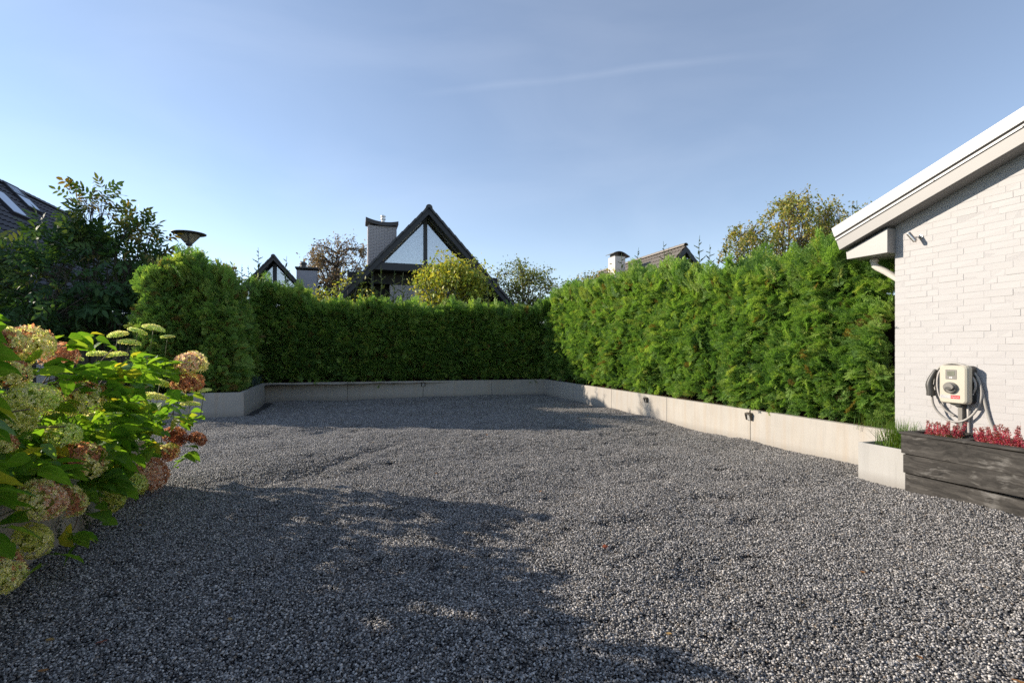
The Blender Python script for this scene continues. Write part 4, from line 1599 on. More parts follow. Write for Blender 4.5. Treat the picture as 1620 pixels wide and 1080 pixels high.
def head_mesh(seed, main, second, amt, flat=0.8, n=330, fine=1.0):
    """mophead of radius 1: four petalled florets over a dome, second colour on one side"""
    r = np.random.default_rng(seed)
    g = (math.sqrt(5) - 1) / 2
    i = np.arange(n) + 0.5
    zz = 1 - (1.72 if flat > 0.6 else 1.15) * i / n
    a = 2 * math.pi * g * i + r.normal(0, 0.12, n)
    rr = np.sqrt(np.clip(1 - zz * zz, 0, 1))
    nrm = np.stack([rr * np.cos(a), rr * np.sin(a), zz], 1)
    lumpy = 1 + 0.07 * np.sin(5 * nrm[:, 0] + seed) * np.cos(4 * nrm[:, 1] + 2 * seed) + r.normal(0, 0.035, n)
    P = nrm * lumpy[:, None] * np.array([1, 1, flat])
    nn = unit(nrm + r.normal(0, 0.34, (n, 3)))
    t1 = unit(np.cross(nn, r.normal(0, 1, (n, 3))))
    t2 = np.cross(nn, t1)
    side = np.array([math.cos(seed * 1.9), math.sin(seed * 1.9), 0.75])
    side /= np.linalg.norm(side)
    sd = nrm @ side + 0.35 * np.sin(7 * nrm[:, 0] + 3 * nrm[:, 2] + seed) + r.normal(0, 0.28, n)
    is2 = sd > (1.0 - 2.0 * amt)
    V, C_ = [], []
    s = (2.55 / math.sqrt(n)) * r.uniform(0.8, 1.2, n) * fine
    for k_ in range(4):
        q = k_ * math.pi / 2
        d1 = t1 * math.cos(q) + t2 * math.sin(q)
        d2 = -t1 * math.sin(q) + t2 * math.cos(q)
        S = s[:, None]
        cup = r.uniform(-0.1, 0.35, (n, 1))
        V.append(np.stack([P, P + (d1 * .62 + d2 * .42) * S + nn * S * cup, P + d1 * S * 1.05 + nn * S * (cup + 0.05), P + (d1 * .62 - d2 * .42) * S + nn * S * cup], 1))
        pm, ps = np.array(PAL[main]), np.array(PAL[second])
        cc = np.where(is2[:, None], ps[r.integers(0, 3, n)], pm[r.integers(0, 3, n)]) * r.uniform(0.75, 1.2, (n, 1))
        C_.append(cc)
    # dense inner mass of stalks and older florets
    pm = np.array(PAL[main])
    core = unit(np.random.default_rng(seed + 5).normal(0, 1, (260, 3)))
    core = core[core[:, 2] > (-0.6 if flat > 0.6 else -0.1)]
    k1 = unit(np.cross(core, np.array([0.3, 0.5, 0.8])))
    k2 = np.cross(core, k1)
    Pc = core * 0.6 * np.array([1, 1, flat])
    w_ = 0.13
    V.append(np.stack([Pc - k1 * w_, Pc - k2 * w_, Pc + k1 * w_, Pc + k2 * w_], 1))
    C_.append(np.tile(pm[2] * 0.7, (len(Pc), 1)))
    me = quads_mesh('flower_head', np.concatenate(V), 4, M['floret'], col=np.concatenate(C_))
    return me


HEADS = {
    'cb': [head_mesh(1, 'cream', 'brown', 0.22), head_mesh(2, 'cream', 'brown', 0.33), head_mesh(3, 'cream', 'pink', 0.38), head_mesh(9, 'cream', 'brown', 0.2)],
    'br': [head_mesh(4, 'brown', 'cream', 0.3), head_mesh(5, 'pink', 'brown', 0.45)],
    'cr': [head_mesh(6, 'cream', 'olive', 0.35), head_mesh(7, 'cream', 'lime', 0.4)],
    'li': [head_mesh(8, 'lime', 'cream', 0.4, 0.72, 420, 0.95), head_mesh(10, 'lime', 'olive', 0.3, 0.72, 420, 0.95)],
    'fl': [head_mesh(11, 'lime', 'cream', 0.5, 0.42, 380, 0.85), head_mesh(12, 'cream', 'lime', 0.5, 0.38, 380, 0.85)],
    'ol': [head_mesh(13, 'olive', 'lime', 0.3), head_mesh(14, 'olive', 'brown', 0.2)],
    'dk': [head_mesh(15, 'dark', 'olive', 0.33), head_mesh(16, 'dark', 'brown', 0.3)],
    'pk': [head_mesh(17, 'pink', 'brown', 0.35), head_mesh(18, 'pink', 'cream', 0.3)],
}


def bush(name, label, s0, s1, heads, nleaf, leaf_sz, ztop, seed, nmass, tfront=-1.62, gy=0.0, droop0=0.15, ycap=0.0, masstop=0.88, masst=(-3.0, -1.78)):
    r = random.Random(seed)
    sc_ = (s0 + s1) / 2
    g = root(name, label, 'hydrangea', sc_, -2.6, 0.41)
    base = (sc_, -2.6, 0.41)
    hp = []
    for (px, py, rp, m, kind, fl) in heads:
        if ycap:
            m = min(m, ycap * (E_[0] * (CX - px) / FPX - E_[1]))
        s, t, z = on_t(px, py, -m)
        y = site(s, t).y
        rad = rp * y / FPX
        ms = HEADS[kind]
        o = link(bpy.data.objects.new('flower_head', ms[r.randrange(len(ms))]), g)
        o.location = (s - base[0], t - base[1], z - base[2])
        o.scale = (rad, rad, rad * r.uniform(0.9, 1.05))
        outw = max(0.0, min(1.0, (1.05 - z) * 1.1))
        o.rotation_euler = (-outw * 1.35 + r.gauss(0, 0.15), r.gauss(0, 0.2), 0) if kind != 'fl' else (r.gauss(0, .15), r.gauss(0, .15), r.uniform(0, 6))
        # spin about its own axis while keeping the tilt
        o.rotation_euler = (Matrix.Rotation(o.rotation_euler[1], 3, 'Y') @ Matrix.Rotation(-o.rotation_euler[0] * -1, 3, 'X') @ Matrix.Rotation(r.uniform(0, 6.28), 3, 'Z')).to_euler()
        hp.append((Vector(o.location), rad))
        # stalk
        c = Vector(o.location)
        back = Vector(((r.random() - .5) * 0.1, -0.10 - 0.35 * outw, -0.28 + 0.5 * outw * 0.4))
        if kind == 'fl':
            back = Vector(((r.random() - .5) * 0.06, -0.03, -0.22))
        MB().tube([c + back * 1.2, c + back * 0.6 + Vector((0, 0.0, 0.02)), c], [0.004, 0.0035, 0.003], 5).obj('flower_stalk', M['stem_green'], g, smooth=True)
    # leaves over the outside, parting where a flower head comes through
    g_mat = Matrix.Translation(site(*base)) @ Matrix.Rotation(ANG, 4, 'Z')
    hpix = [(h[0], h[1], h[2] * 0.92, (g_mat @ q_[0]).y) for h, q_ in zip(heads, hp)]
    n = 0
    tries = 0
    while n < nleaf and tries < nleaf * 8:
        tries += 1
        s = r.uniform(s0 - 0.12, s1 + 0.12)
        q = r.random() ** 0.85                              # 0 low at the front, 1 crest and over
        edge = min(1.0, max(0.12, 1 - ((abs(s - sc_) / ((s1 - s0) / 2 + 0.15)) ** 4) * 0.45))
        th_ = -0.75 + q * 1.9
        zt_ = ztop(s) - 0.02
        cz = 0.42 + (zt_ - 0.42) * 0.42
        z = cz + (zt_ - cz) * math.sin(th_) * (1 if th_ > 0 else 0.62) * edge
        if th_ < 0:
            z = cz - (cz - droop0) * (-th_ / 0.75)
        t = -2.50 + (tfront + 2.50) * math.cos(max(th_, -0.35)) * (0.85 + 0.15 * edge) + 0.10 * fbm((s * 2.2, th_ * 2, seed), 1.0, 2)
        if t > -1.85 and z < droop0:
            continue
        p = Vector((s - base[0], t - base[1], z - base[2])) + Vector((r.gauss(0, .04), r.gauss(0, .04), r.gauss(0, .04)))
        if any((p - c).length < rad * 1.02 for c, rad in hp):
            continue
        wp = g_mat @ p
        lx, ly = CX + FPX * wp.x / wp.y, CY - FPX * (wp.z - EYE) / wp.y
        lr = 0.28 * leaf_sz * FPX / wp.y
        if any(wp.y < hy + 0.10 and (lx - hx) ** 2 + (ly - hy_) ** 2 < (hr + lr) ** 2 for hx, hy_, hr, hy in hpix):
            continue
        outv = Vector((r.gauss(0, 0.5), math.cos(th_), math.sin(th_) * 0.7)).normalized()
        nv = (outv * 0.35 + Vector((0, 0, 0.6)) + SUNL * 0.55 + Vector((r.gauss(0, .35), r.gauss(0, .35), r.gauss(0, .2)))).normalized()
        ax = (outv * 0.8 + Vector((r.gauss(0, .6), r.gauss(0.15, .4), -0.75 + r.gauss(0, .3))))
        ax = (ax - nv * ax.dot(nv)).normalized()
        yv_ = nv.cross(ax)
        Rm = Matrix((ax, yv_, nv)).transposed().to_4x4()
        o = link(bpy.data.objects.new('leaf', r.choice(LEAVES)), g)
        sz = leaf_sz * r.uniform(0.6, 1.25)
        o.matrix_local = Matrix.Translation(p) @ Rm @ Matrix.Diagonal((sz, sz, sz, 1))
        n += 1
    # inner leaves and woody stems
    mb_v, mb_n = [], []
    N = nmass
    rr = np.random.default_rng(seed + 9)
    s = rr.uniform(s0, s1, N)
    th_ = rr.uniform(-0.8, 1.6, N)
    k_ = rr.uniform(0.35, 0.93, N)
    zt_ = np.array([ztop(q) for q in s]) - 0.05
    cz = 0.42 + (zt_ - 0.42) * 0.42
    z = cz + (zt_ - cz) * np.sin(th_) * k_ * np.where(th_ > 0, 1, 0.6)
    t = -2.55 + (tfront + 2.50) * np.cos(th_) * k_
    low = rr.random(N) < 2.0
    t = np.where(low, rr.uniform(masst[0], masst[1], N), t)
    z = np.where(low, rr.uniform(0.45, masstop, N), z)
    ok = ~((t > -1.98) & (z < 0.58))
    P = np.stack([s - base[0], t - base[1], z - base[2]], 1)[ok]
    N = len(P)
    ax = unit(rr.normal(0, 0.6, (N, 3)) + np.array([0, 0.5, -0.4]))
    nv = unit(rr.normal(0, 0.5, (N, 3)) + np.array([0, 0.3, 0.8]))
    F = frames(ax, nv)
    shp = np.array([[0, 0, 0], [0.25, -0.36, 0.06], [0.62, -0.30, 0.03], [1, 0, -0.12], [0.62, 0.30, 0.03], [0.25, 0.36, 0.06]])
    sz = leaf_sz * rr.uniform(0.6, 1.15, (N, 1, 1))
    V = P[:, None, :] + np.einsum('nij,kj->nki', F, shp) * sz
    me = quads_mesh('leaf_mass', V, 6, M['hyd_leaf2'], lc=np.stack([shp[:, 0], shp[:, 1], shp[:, 2]], 1))
    o = link(bpy.data.objects.new('leaf_mass', me), g)
    o['kind'] = 'stuff'
    # more leaves of the outer layer, too many to list singly
    N = int(nleaf * 0.5)
    s = rr.uniform(s0 - .1, s1 + .1, N)
    th_ = rr.uniform(-0.6, 0.9, N)
    zt_ = np.array([ztop(q) for q in s]) - 0.03
    cz = 0.42 + (zt_ - 0.42) * 0.42
    z = np.where(th_ > 0, cz + (zt_ - cz) * np.sin(th_), cz - (cz - droop0 - .1) * (-th_ / 0.75))
    t = -2.50 + (tfront + 2.50) * np.cos(np.maximum(th_, -.35)) * rr.uniform(0.80, 0.97, N)
    P = np.stack([s - base[0], t - base[1], z - base[2]], 1)
    if hp:
        HC_ = np.array([c_[:] for c_, _ in hp])
        HR_ = np.array([q_ for _, q_ in hp])
        far_ = (np.linalg.norm(P[:, None, :] - HC_[None], axis=2) > HR_[None] * 1.25).all(1)
        wpt = P @ np.array(g_mat.to_3x3()).T + np.array(g_mat.translation)
        lx, ly = CX + FPX * wpt[:, 0] / wpt[:, 1], CY - FPX * (wpt[:, 2] - EYE) / wpt[:, 1]
        for hx, hy_, hr, hy in hpix:
            far_ &= ~((wpt[:, 1] < hy + 0.1) & ((lx - hx) ** 2 + (ly - hy_) ** 2 < (hr + 0.28 * leaf_sz * FPX / wpt[:, 1]) ** 2))
        P, th_ = P[far_], th_[far_]
    N = len(P)
    outv = np.stack([rr.normal(0, .5, N), np.cos(th_), np.sin(th_) * .7], 1)
    nv = unit(outv * 0.3 + np.array([0, 0, 0.55]) + np.array(SUNL[:]) * 0.6 + rr.normal(0, .3, (N, 3)))
    ax = outv * 0.8 + rr.normal(0, .5, (N, 3)) + np.array([0, 0.1, -0.7])
    F = frames(ax - nv * np.sum(ax * nv, 1, keepdims=True), nv)
    lsrc = LEAVES[seed % 6]
    co = np.array([v.co[:] for v in lsrc.vertices])
    lcs = np.zeros(len(co) * 3, dtype=np.float32)
    lsrc.attributes['lc'].data.foreach_get('vector', lcs)
    sz = leaf_sz * rr.uniform(0.6, 1.2, (N, 1, 1))
    V = P[:, None, :] + np.einsum('nij,kj->nki', F, co) * sz
    me = quads_mesh('leaf_layer', V, len(co), M['hyd_leaf2'], lc=lcs.reshape(-1, 3), faces_per=[tuple(f.vertices) for f in lsrc.polygons])
    me.polygons.foreach_set('use_smooth', [True] * len(me.polygons))
    o = link(bpy.data.objects.new('leaf_layer', me), g)
    o['kind'] = 'stuff'
    for i in range(int(14 * (s1 - s0))):
        s = r.uniform(s0, s1) - base[0]
        th_ = r.uniform(-0.6, 2.0)
        zt_ = ztop(s + base[0])
        e_ = Vector((s + r.gauss(0, .12), (-2.5 + (tfront + 2.5) * math.cos(th_) * 0.92) - base[1], 0.42 + (zt_ - 0.42) * (0.42 + 0.55 * math.sin(th_)) - base[2]))
        b = Vector((s, r.uniform(-0.25, 0.25), 0.0))
        m_ = b.lerp(e_, 0.55) + Vector((0, 0, 0.16))
        MB().tube(smooth_path([b, m_, e_], 4), 0.0045, 5).obj('stem', M['stem_brown'], g, smooth=True)
    return g


nearH = [(2, 542, 30, 2.15, 'br', 0), (40, 548, 36, 2.2, 'cb', 0), (92, 562, 25, 2.3, 'pk', 0), (8, 592, 30, 2.0, 'cb', 0), (48, 632, 34, 1.85, 'li', 0), (80, 634, 26, 1.95, 'cb', 0),
         (132, 630, 31, 1.8, 'cb', 0), (22, 664, 28, 1.85, 'cr', 0), (98, 690, 25, 1.75, 'li', 0), (130, 728, 33, 1.7, 'cb', 0), (4, 700, 18, 1.8, 'cb', 0), (62, 790, 34, 1.68, 'cb', 0),
         (103, 792, 28, 1.7, 'cb', 0), (50, 856, 27, 1.72, 'cr', 0), (8, 905, 30, 1.7, 'cb', 0), (177, 786, 22, 1.78, 'ol', 0), (38, 690, 12, 1.9, 'li', 0), (3, 755, 10, 1.8, 'li', 0), (148, 681, 14, 1.9, 'li', 0)]
farH = [(187, 530, 13, 2.45, 'fl', 0), (218, 525, 12, 2.45, 'fl', 0), (243, 520, 14.5, 2.4, 'fl', 0), (265, 533, 9, 2.3, 'fl', 0), (118, 567, 11, 2.4, 'fl', 0), (205, 543, 14, 2.35, 'fl', 0), (155, 561, 14, 2.4, 'fl', 0),
        (185, 562, 13, 2.3, 'fl', 0), (253, 606, 13.5, 1.9, 'fl', 0), (239, 629, 19, 1.8, 'fl', 0), (303, 575, 22, 1.8, 'cb', 0), (297, 607, 21, 1.75, 'br', 0), (324, 618, 9, 1.65, 'fl', 0), (301, 640, 13, 1.7, 'fl', 0),
        (260, 663, 7, 1.75, 'fl', 0), (312, 694, 13, 1.6, 'dk', 0), (277, 690, 17, 1.72, 'dk', 0), (262, 716, 14, 1.72, 'br', 0), (240, 748, 25, 1.75, 'br', 0), (218, 765, 16, 1.76, 'ol', 0), (272, 712, 12, 1.7, 'ol', 0)]


def zt_near(s):
    return 1.50 + 0.06 * math.sin(s * 4) + 0.36 * min(1.0, max(0.0, (s + 4.1) / 1.1))


def zt_far(s):
    return 1.47 + 0.08 * math.sin(s * 5) - 0.35 * max(0.0, (-5.7 - s)) 


bush('hydrangea_bush', 'near hydrangea with big cream and brown faded mopheads hanging over the concrete wall', -4.35, -2.7, nearH, 300, 0.15, zt_near, 31, 1300, droop0=0.2)
bush('hydrangea_bush', 'farther hydrangea with backlit yellow leaves and flat lime flower heads', -5.95, -4.25, farH, 300, 0.125, zt_far, 32, 1700, droop0=0.25, ycap=5.15, tfront=-1.55)
# unseen dense bush, added at the back of the bed to deepen the foreground shadow
bush('hydrangea_bush', 'tall leafy hydrangea without flowers, out of view, added to cast the foreground shadow', -4.15, -2.2, [], 300, 0.14, lambda s: 2.05 + 0.1 * math.sin(s * 3), 33, 3600, tfront=-2.3, masstop=1.65, masst=(-3.2, -2.35))


def ivy(label, px, py0, py1, seed, n=34):
    r = random.Random(seed)
    s, t, z0_ = on_t(px, py0, T_BED + 0.03)
    _, _, z1_ = on_t(px, py1, T_BED + 0.03)
    g = root('ivy', label, 'ivy', s, t, z0_)
    L = z0_ - z1_
    pts = [(0.02 * math.sin(i * 1.1 + seed), 0.006, -L * i / 7 + (0.12 if i == 0 else 0)) for i in range(8)]
    MB().tube(smooth_path(pts, 3), 0.0025, 5).obj('stem', M['stem_brown'], g)
    mb = MB()
    for i in range(n):
        q = r.random() ** 0.8
        p = Vector((r.gauss(0, 0.03) * (1.1 - 0.7 * q), r.uniform(0.0, 0.03), -L * q))
        a = r.uniform(0, 6.28)
        d = Vector((math.cos(a), 0.35, math.sin(a) * 0.6 - 0.5)).normalized()
        sd_ = d.cross(Vector((r.gauss(0, .3), 1, 0.2))).normalized()
        z = r.uniform(0.012, 0.022)
        c = random.choice([(0.02, 0.045, 0.014), (0.035, 0.07, 0.02), (0.05, 0.06, 0.03)])
        mb.add([p, p + d * z * .3 + sd_ * z * .5, p + d * z, p + d * z * .3 - sd_ * z * .5], [(0, 1, 2, 3)], c)
    o = mb.obj('leaves', M['leafcol'], g)
    o['kind'] = 'stuff'


ivy('dark ivy strand hanging down the bed wall to the gravel, right of the bare twig', 133, 800, 838, 3, 60)
ivy('thin ivy strand dangling free on the bed wall left of the bare twig', 89, 822, 850, 4, 34)
s, t, z = on_t(112, 828, T_BED + 0.02)
tw_ = root('dry_twig', 'bare brown twig lying against the concrete bed wall between ivy strands', 'twig', s, t, z)
MB().tube(smooth_path([(-0.09, 0.0, 0.07), (-0.06, 0.01, 0.0), (0.0, 0.012, -0.045), (0.06, 0.008, -0.04), (0.13, 0.0, -0.05)], 4), 0.004, 5).obj('main_stem', M['stem_brown'], tw_)
MB().tube([(-0.06, 0.01, 0.0), (-0.02, 0.014, 0.02)], 0.003, 5).obj('side_stem', M['stem_brown'], tw_)
MB().tube([(0.0, 0.012, -0.045), (0.03, 0.016, -0.02)], 0.0025, 5).obj('side_stem', M['stem_brown'], tw_)


# fallen leaves on the gravel
def fallen_mesh(seed, col):
    r = random.Random(seed)
    mb = MB()
    vv = []
    K = 5
    for i in range(K + 1):
        q = i / K
        w = 0.34 * math.sin(math.pi * q) ** 0.8 if 0 < q < 1 else 0.01
        for a in (-1, 0, 1):
            vv.append((q - .5, a * w, 0.12 * abs(a) * w * 2 + 0.25 * (q - .5) ** 2 + r.uniform(-.02, .02)))
    ff = []
    for i in range(K):
        for j in range(2):
            ff.append((i * 3 + j, i * 3 + 3 + j, i * 3 + 4 + j, i * 3 + j + 1))
    mb.add(vv, ff, col)
    return mb.mesh('fallen_leaf', M['leafcol'])


FL = [fallen_mesh(1, (0.36, 0.17, 0.06)), fallen_mesh(2, (0.32, 0.10, 0.07)), fallen_mesh(3, (0.40, 0.26, 0.10))]
fr_ = random.Random(9)
FLS = [(161, 1012, 1, 0.05), (79, 1008, 2, 0.04), (68, 1058, 0, 0.04), (222, 831, 2, .03), (1610, 1077, 0, .06), (1455, 1037, 0, .035), (957, 860, 1, .05), (690, 748, 0, .04), (855, 771, 0, .035), (930, 659, 0, .06),
       (914, 663, 1, .06), (1058, 1000, 2, .03), (364, 979, 2, .03), (1365, 905, 0, .03), (590, 700, 2, .04), (770, 690, 0, .04)]
FLAB = ['rust brown fallen leaf in the deep shade low on the gravel', 'tan fallen leaf beside the reddish one on the shaded gravel', 'orange fallen leaf lowest on the shaded gravel by the bed', 'tan fallen leaf at the foot of the bed wall under the ivy',
        'orange fallen leaf in the bottom corner of the sunlit gravel', 'small orange fallen leaf on the sunlit gravel below the wooden planter', 'reddish fallen leaf at the tip of the foreground shadow', 'orange fallen leaf in the middle of the sunlit gravel',
        'orange fallen leaf on open gravel between the two shadows', 'larger orange fallen leaf in the shade near the right wall', 'reddish fallen leaf in the shade next to the larger orange one', 'tan fallen leaf on sunlit gravel at the lower edge of the shadow',
        'tan fallen leaf amid the large foreground shadow', 'tiny orange fallen leaf on sunlit gravel left of the planter', 'tan fallen leaf at the edge of the far shadow', 'orange fallen leaf near the middle of the far shadow edge']
for lab_, (px, py, k_, sz) in zip(FLAB, FLS):
    r_ = ray(px, py)
    y = (0.012 - EYE) / r_[2]
    x = r_[0] * y
    o = link(bpy.data.objects.new('fallen_leaf', FL[k_]))
    o.location = (x, y, float(gz(x, y)) + 0.016)
    o.rotation_euler = (fr_.gauss(0, .3), fr_.gauss(0, .3), fr_.uniform(0, 6.28))
    o.scale = (sz, sz, sz)
    tag(o, lab_, 'leaf', 'fallen leaves scattered on the gravel')
# ------------------------------------------------------------------ houses beyond the hedge
def groot(name, label, cat, s, t, z=0.0, group=None):
    """gable frame: local x to the right (t), local y away from the court"""
    o = wroot(name, label, cat, site(s, t, z), group, rz=ANG + math.pi / 2)
    return o


def tile_slope(parent, mat, p_eave, p_ridge, y0, y1, col_w=0.30, row_h=0.34, amp=0.035, name='roof_tiles', axis='y'):
    """pantile covering between an eave line and a ridge line; p = (across, z); run along y (or x)"""
    e_, r_ = np.array(p_eave, float), np.array(p_ridge, float)
    sl_ = r_ - e_
    Ls = np.linalg.norm(sl_)
    u = sl_ / Ls
    nn = np.array([-u[1], u[0]])
    if nn[1] < 0:
        nn = -nn
    ncol = max(2, int(round(abs(y1 - y0) / col_w)))
    nrow = max(1, int(round(Ls / row_h)))
    prof = [(0.0, 0.0), (0.25, 0.55), (0.5, 1.0), (0.75, 0.55)]
    ys, hs_ = [], []
    for c in range(ncol):
        for a, h in prof:
            ys.append(y0 + (y1 - y0) * (c + a) / ncol)
            hs_.append(h * amp)
    ys.append(y1)
    hs_.append(0)
    V, Fc = [], []
    m = len(ys)
    for rw in range(nrow):
        for k_, (q, lift) in enumerate(((rw / nrow, 0.035), ((rw + 1.03) / nrow, 0.0))):
            p = e_ + sl_ * min(q, 1.0)
            for yy, hh in zip(ys, hs_):
                w = p + nn * (hh + lift)
                V.append((w[0], yy, w[1]) if axis == 'y' else (yy, w[0], w[1]))
        b = rw * 2 * m
        for j in range(m - 1):
            Fc.append((b + j, b + j + 1, b + m + j + 1, b + m + j))
        # butt edge of each row
        if rw:
            pb = b - m
    mb = MB().add(V, Fc)
    o = mb.obj(name, mat, parent, attrs=False)
    o['kind'] = 'stuff'
    return o


def ridge_tiles(parent, mat, pos, n, length, axis, rad=0.13):
    pts = [(rad * math.cos(math.radians(a)), rad * math.sin(math.radians(a))) for a in range(0, 181, 30)]
    L = length / n
    V = []
    for y, s in ((0, 1.0), (L * 0.86, 0.9), (L * 1.06, 0.9)):
        for a, b in pts:
            V.append((a * s, y, b * s))
    m = len(pts)
    Fc = []
    for i in range(2):
        for j in range(m - 1):
            Fc.append((i * m + j, i * m + j + 1, (i + 1) * m + j + 1, (i + 1) * m + j))
    Fc.append(tuple(range(m)))
    me = MB().add(V, Fc).mesh('ridge_tile', mat, attrs=False)
    for i in range(n):
        o = link(bpy.data.objects.new('ridge_tile', me), parent)
        if axis == 'y':
            o.location = (pos[0], pos[1] + i * L, pos[2])
        else:
            o.location = (pos[0] + i * L, pos[1], pos[2])
            o.rotation_euler = (0, 0, -math.pi / 2)


def brick_face(parent, x0, x1, y0, y1, z0, z1, mat, mortar, faces=('front', 'right', 'left'), c=0.0625, L=0.22, name='bricks', seed=1, proud=0.012):
    """courses of single bricks on the faces of a block"""
    r = random.Random(seed)
    MB().box(x0, x1, y0, y1, z0, z1).obj('brick_core', mortar, parent, attrs=False)
    mb = MB()
    n = int((z1 - z0) / c)
    for i in range(n):
        z = z0 + i * c + 0.004
        for f in faces:
            a0, a1 = (x0, x1) if f == 'front' else (y0, y1)
            a = a0 - (L / 2 if i % 2 else 0) + (0.004 if f == 'front' else 0)
            while a < a1 - 0.02:
                b0, b1 = max(a, a0), min(a + L - 0.012, a1)
                a += L
                if b1 - b0 < 0.03:
                    continue
                p = proud + r.uniform(0, 0.004)
                if f == 'front':
                    mb.box(b0, b1, y0 - p, y0 + .002, z, z + c - 0.012)
                elif f == 'right':
                    mb.box(x1 - .002, x1 + p, b0, b1, z, z + c - 0.012)
                else:
                    mb.box(x0 - p, x0 + .002, b0, b1, z, z + c - 0.012)
    o = mb.obj(name, mat, parent, attrs=False)
    o['kind'] = 'stuff'
    return o


def hood(parent, x0, x1, y0, y1, z, sag, thick, mat, tilt=0.0):
    n = 10
    top, bot = [], []
    for i in range(n + 1):
        q = i / n
        x = x0 + (x1 - x0) * q
        zz = z + sag * (2 * q - 1) ** 2 - tilt * q
        top.append((x, zz + thick))
        bot.append((x, zz))
    MB().prism_y(bot + top[::-1], y0, y1).obj('chimney_hood', mat, parent, attrs=False)


def gable_house(name, label, s0, apex, left, right, depth, detail, pane_l=None, chim=None):
    """apex/left/right are (t, z) on the verge plane"""
    t0, zA = apex
    g = groot(name, label, 'house', s0, t0, 0.0)
    kl = (zA - left[1]) / (t0 - left[0])
    kr = (zA - right[1]) / (right[0] - t0)
    kk = (kl + kr) / 2
    ze = 2.2
    hw = (zA - ze) / kk
    vth = 0.19 if detail else 0.16
    for sg in (-1, 1):
        P = lambda x, o=0.0: (sg * x, zA - kk * x - o)
        poly = [(0, zA - 0.10), P(hw, 0.10), P(hw, 0.10 + vth), (0, zA - 0.10 - vth)]
        MB().prism_y(poly, 0.05, depth).obj('roof_slope', M['roof_tile_dark'], g, attrs=False)
        poly = [(sg * 0.003, zA - 0.06), P(hw + 0.02, 0.06), P(hw + 0.02, 0.06 + vth + 0.05), (sg * 0.003, zA - 0.06 - vth - 0.05)]
        MB().prism_y(poly, 0.0, 0.045).obj('barge_board', M['black_paint' if detail else 'lead'], g, attrs=False)
        if detail:
            poly = [(sg * 0.004, zA - 0.10 - vth - 0.03), P(hw, 0.10 + vth + 0.03), P(hw, 0.10 + vth + 0.08), (sg * 0.004, zA - 0.10 - vth - 0.08)]
            MB().prism_y(poly, 0.30, 0.34).obj('inner_barge_board', M['black_paint'], g, attrs=False)
        e_ = (sg * (hw + 0.05), zA - kk * (hw + 0.05) - 0.06)
        tile_slope(g, M['roof_tile_dark'], e_, (0.0, zA - 0.06), -0.04, depth, axis='y', row_h=0.33)
        # verge tiles: single stepped caps down the slope edge
        n = int(hw / 0.24)
        Lv = math.hypot(1, kk) * hw / n
        vm = MB().box(0, Lv * 1.04, -0.075, 0.10, -0.03, 0.045).mesh('verge_tile', M['roof_tile_dark'], attrs=False)
        an = math.atan(kk)
        for i in range(n):
            o = link(bpy.data.objects.new('verge_tile', vm), g)
            x = (i + 1) * hw / n
            o.location = (sg * x, 0, zA - kk * x - 0.015)
            o.rotation_euler = (0, -an - 0.05, 0) if sg < 0 else (0, an + 0.05 + math.pi, math.pi)
            o.rotation_euler = (0, -(an + 0.05), 0 if sg < 0 else math.pi)
            if sg > 0:
                o.location[1] = 0.025
    ridge_tiles(g, M['roof_tile_dark'], (0, -0.10, zA - 0.06), int(depth / 0.4), depth + 0.1, 'y', 0.135)
    # gable wall in the recess
    rec = 0.55
    inner = zA - 0.10 - vth - 0.06
    wl_ = lambda z: (inner - z) / kk
    MB().prism_y([(-wl_(2.2), 2.2), (wl_(2.2), 2.2), (0, inner)], rec + 0.9, depth - 0.3).obj('gable_wall', M['black_recess'], g, attrs=False)
    return g, kk, inner, wl_, rec


# main A-frame house
HS = -19.9
ap = on_s(678.5, 327, HS)
lf = on_s(563, 441, HS)
rt = on_s(792, 459, HS)
G, kk, inner, wl_, rec = gable_house('gable_house', 'dark steep gabled house with a curtained triangular window, centre, beyond the back hedge', HS, ap, lf, rt, 9.0, True)
zs = on_s(640, 419, HS - rec)[1]                          # sill of the big window
zi = on_s(670, 347, HS - rec)[1]
kw = kk * 0.97
half = (zi - zs) / kw + 0.06
win = link(bpy.data.objects.new('window', None), G)
win.location = (0.0, rec, zs)
hh_ = zi - zs
mull = 0.075
xm = -0.06
for sg in (-1, 1):
    a = xm + sg * mull
    pw_ = half - mull
    z1_ = pw_ * kw
    tri = [(a, 0.03), (a + sg * (pw_ - 0.03), 0.03), (a, z1_)]
    MB().prism_y(tri, 0.02, 0.032).obj('pane', M['glass'], win, attrs=False)
    # pale strip of frame along the slope
    w_ = 0.035
    st = [(a + sg * (pw_ + 0.02), 0.0), (a + sg * (pw_ + 0.02 + w_), 0.0), (a, z1_ + 0.07 + w_ * kw * .6), (a, z1_ + 0.07)]
    MB().prism_y(st, -0.01, 0.05).obj('window_frame', M['win_frame'], win, attrs=False)
    xb = pw_ * (1 - 0.56)
    MB().box(min(a, a + sg * (xb + 0.12)), max(a, a + sg * (xb + 0.12)), 0.06, 0.10, z1_ * 0.535, z1_ * 0.535 + 0.035).obj('transom', M['win_frame'], win, attrs=False)
    # pleated curtain behind the glass
    n = 70
    V, Fc = [], []
    cut = 0.86 if sg > 0 else 0.97
    for i in range(n + 1):
        q = i / n
        x = a + sg * (pw_ * cut * q)
        yy = 0.20 + 0.028 * math.sin(i * 1.9) + 0.02 * math.sin(i * 0.77)
        top_ = max(0.03, z1_ * (1 - q) * (0.92 if sg > 0 else 0.97))
        V += [(x, yy, 0.0), (x, yy + 0.006 * math.sin(i), top_)]
    for i in range(n):
        Fc.append((2 * i, 2 * i + 2, 2 * i + 3, 2 * i + 1))
    MB().add(V, Fc).obj('curtain', M['curtain'], win, smooth=True, attrs=False)
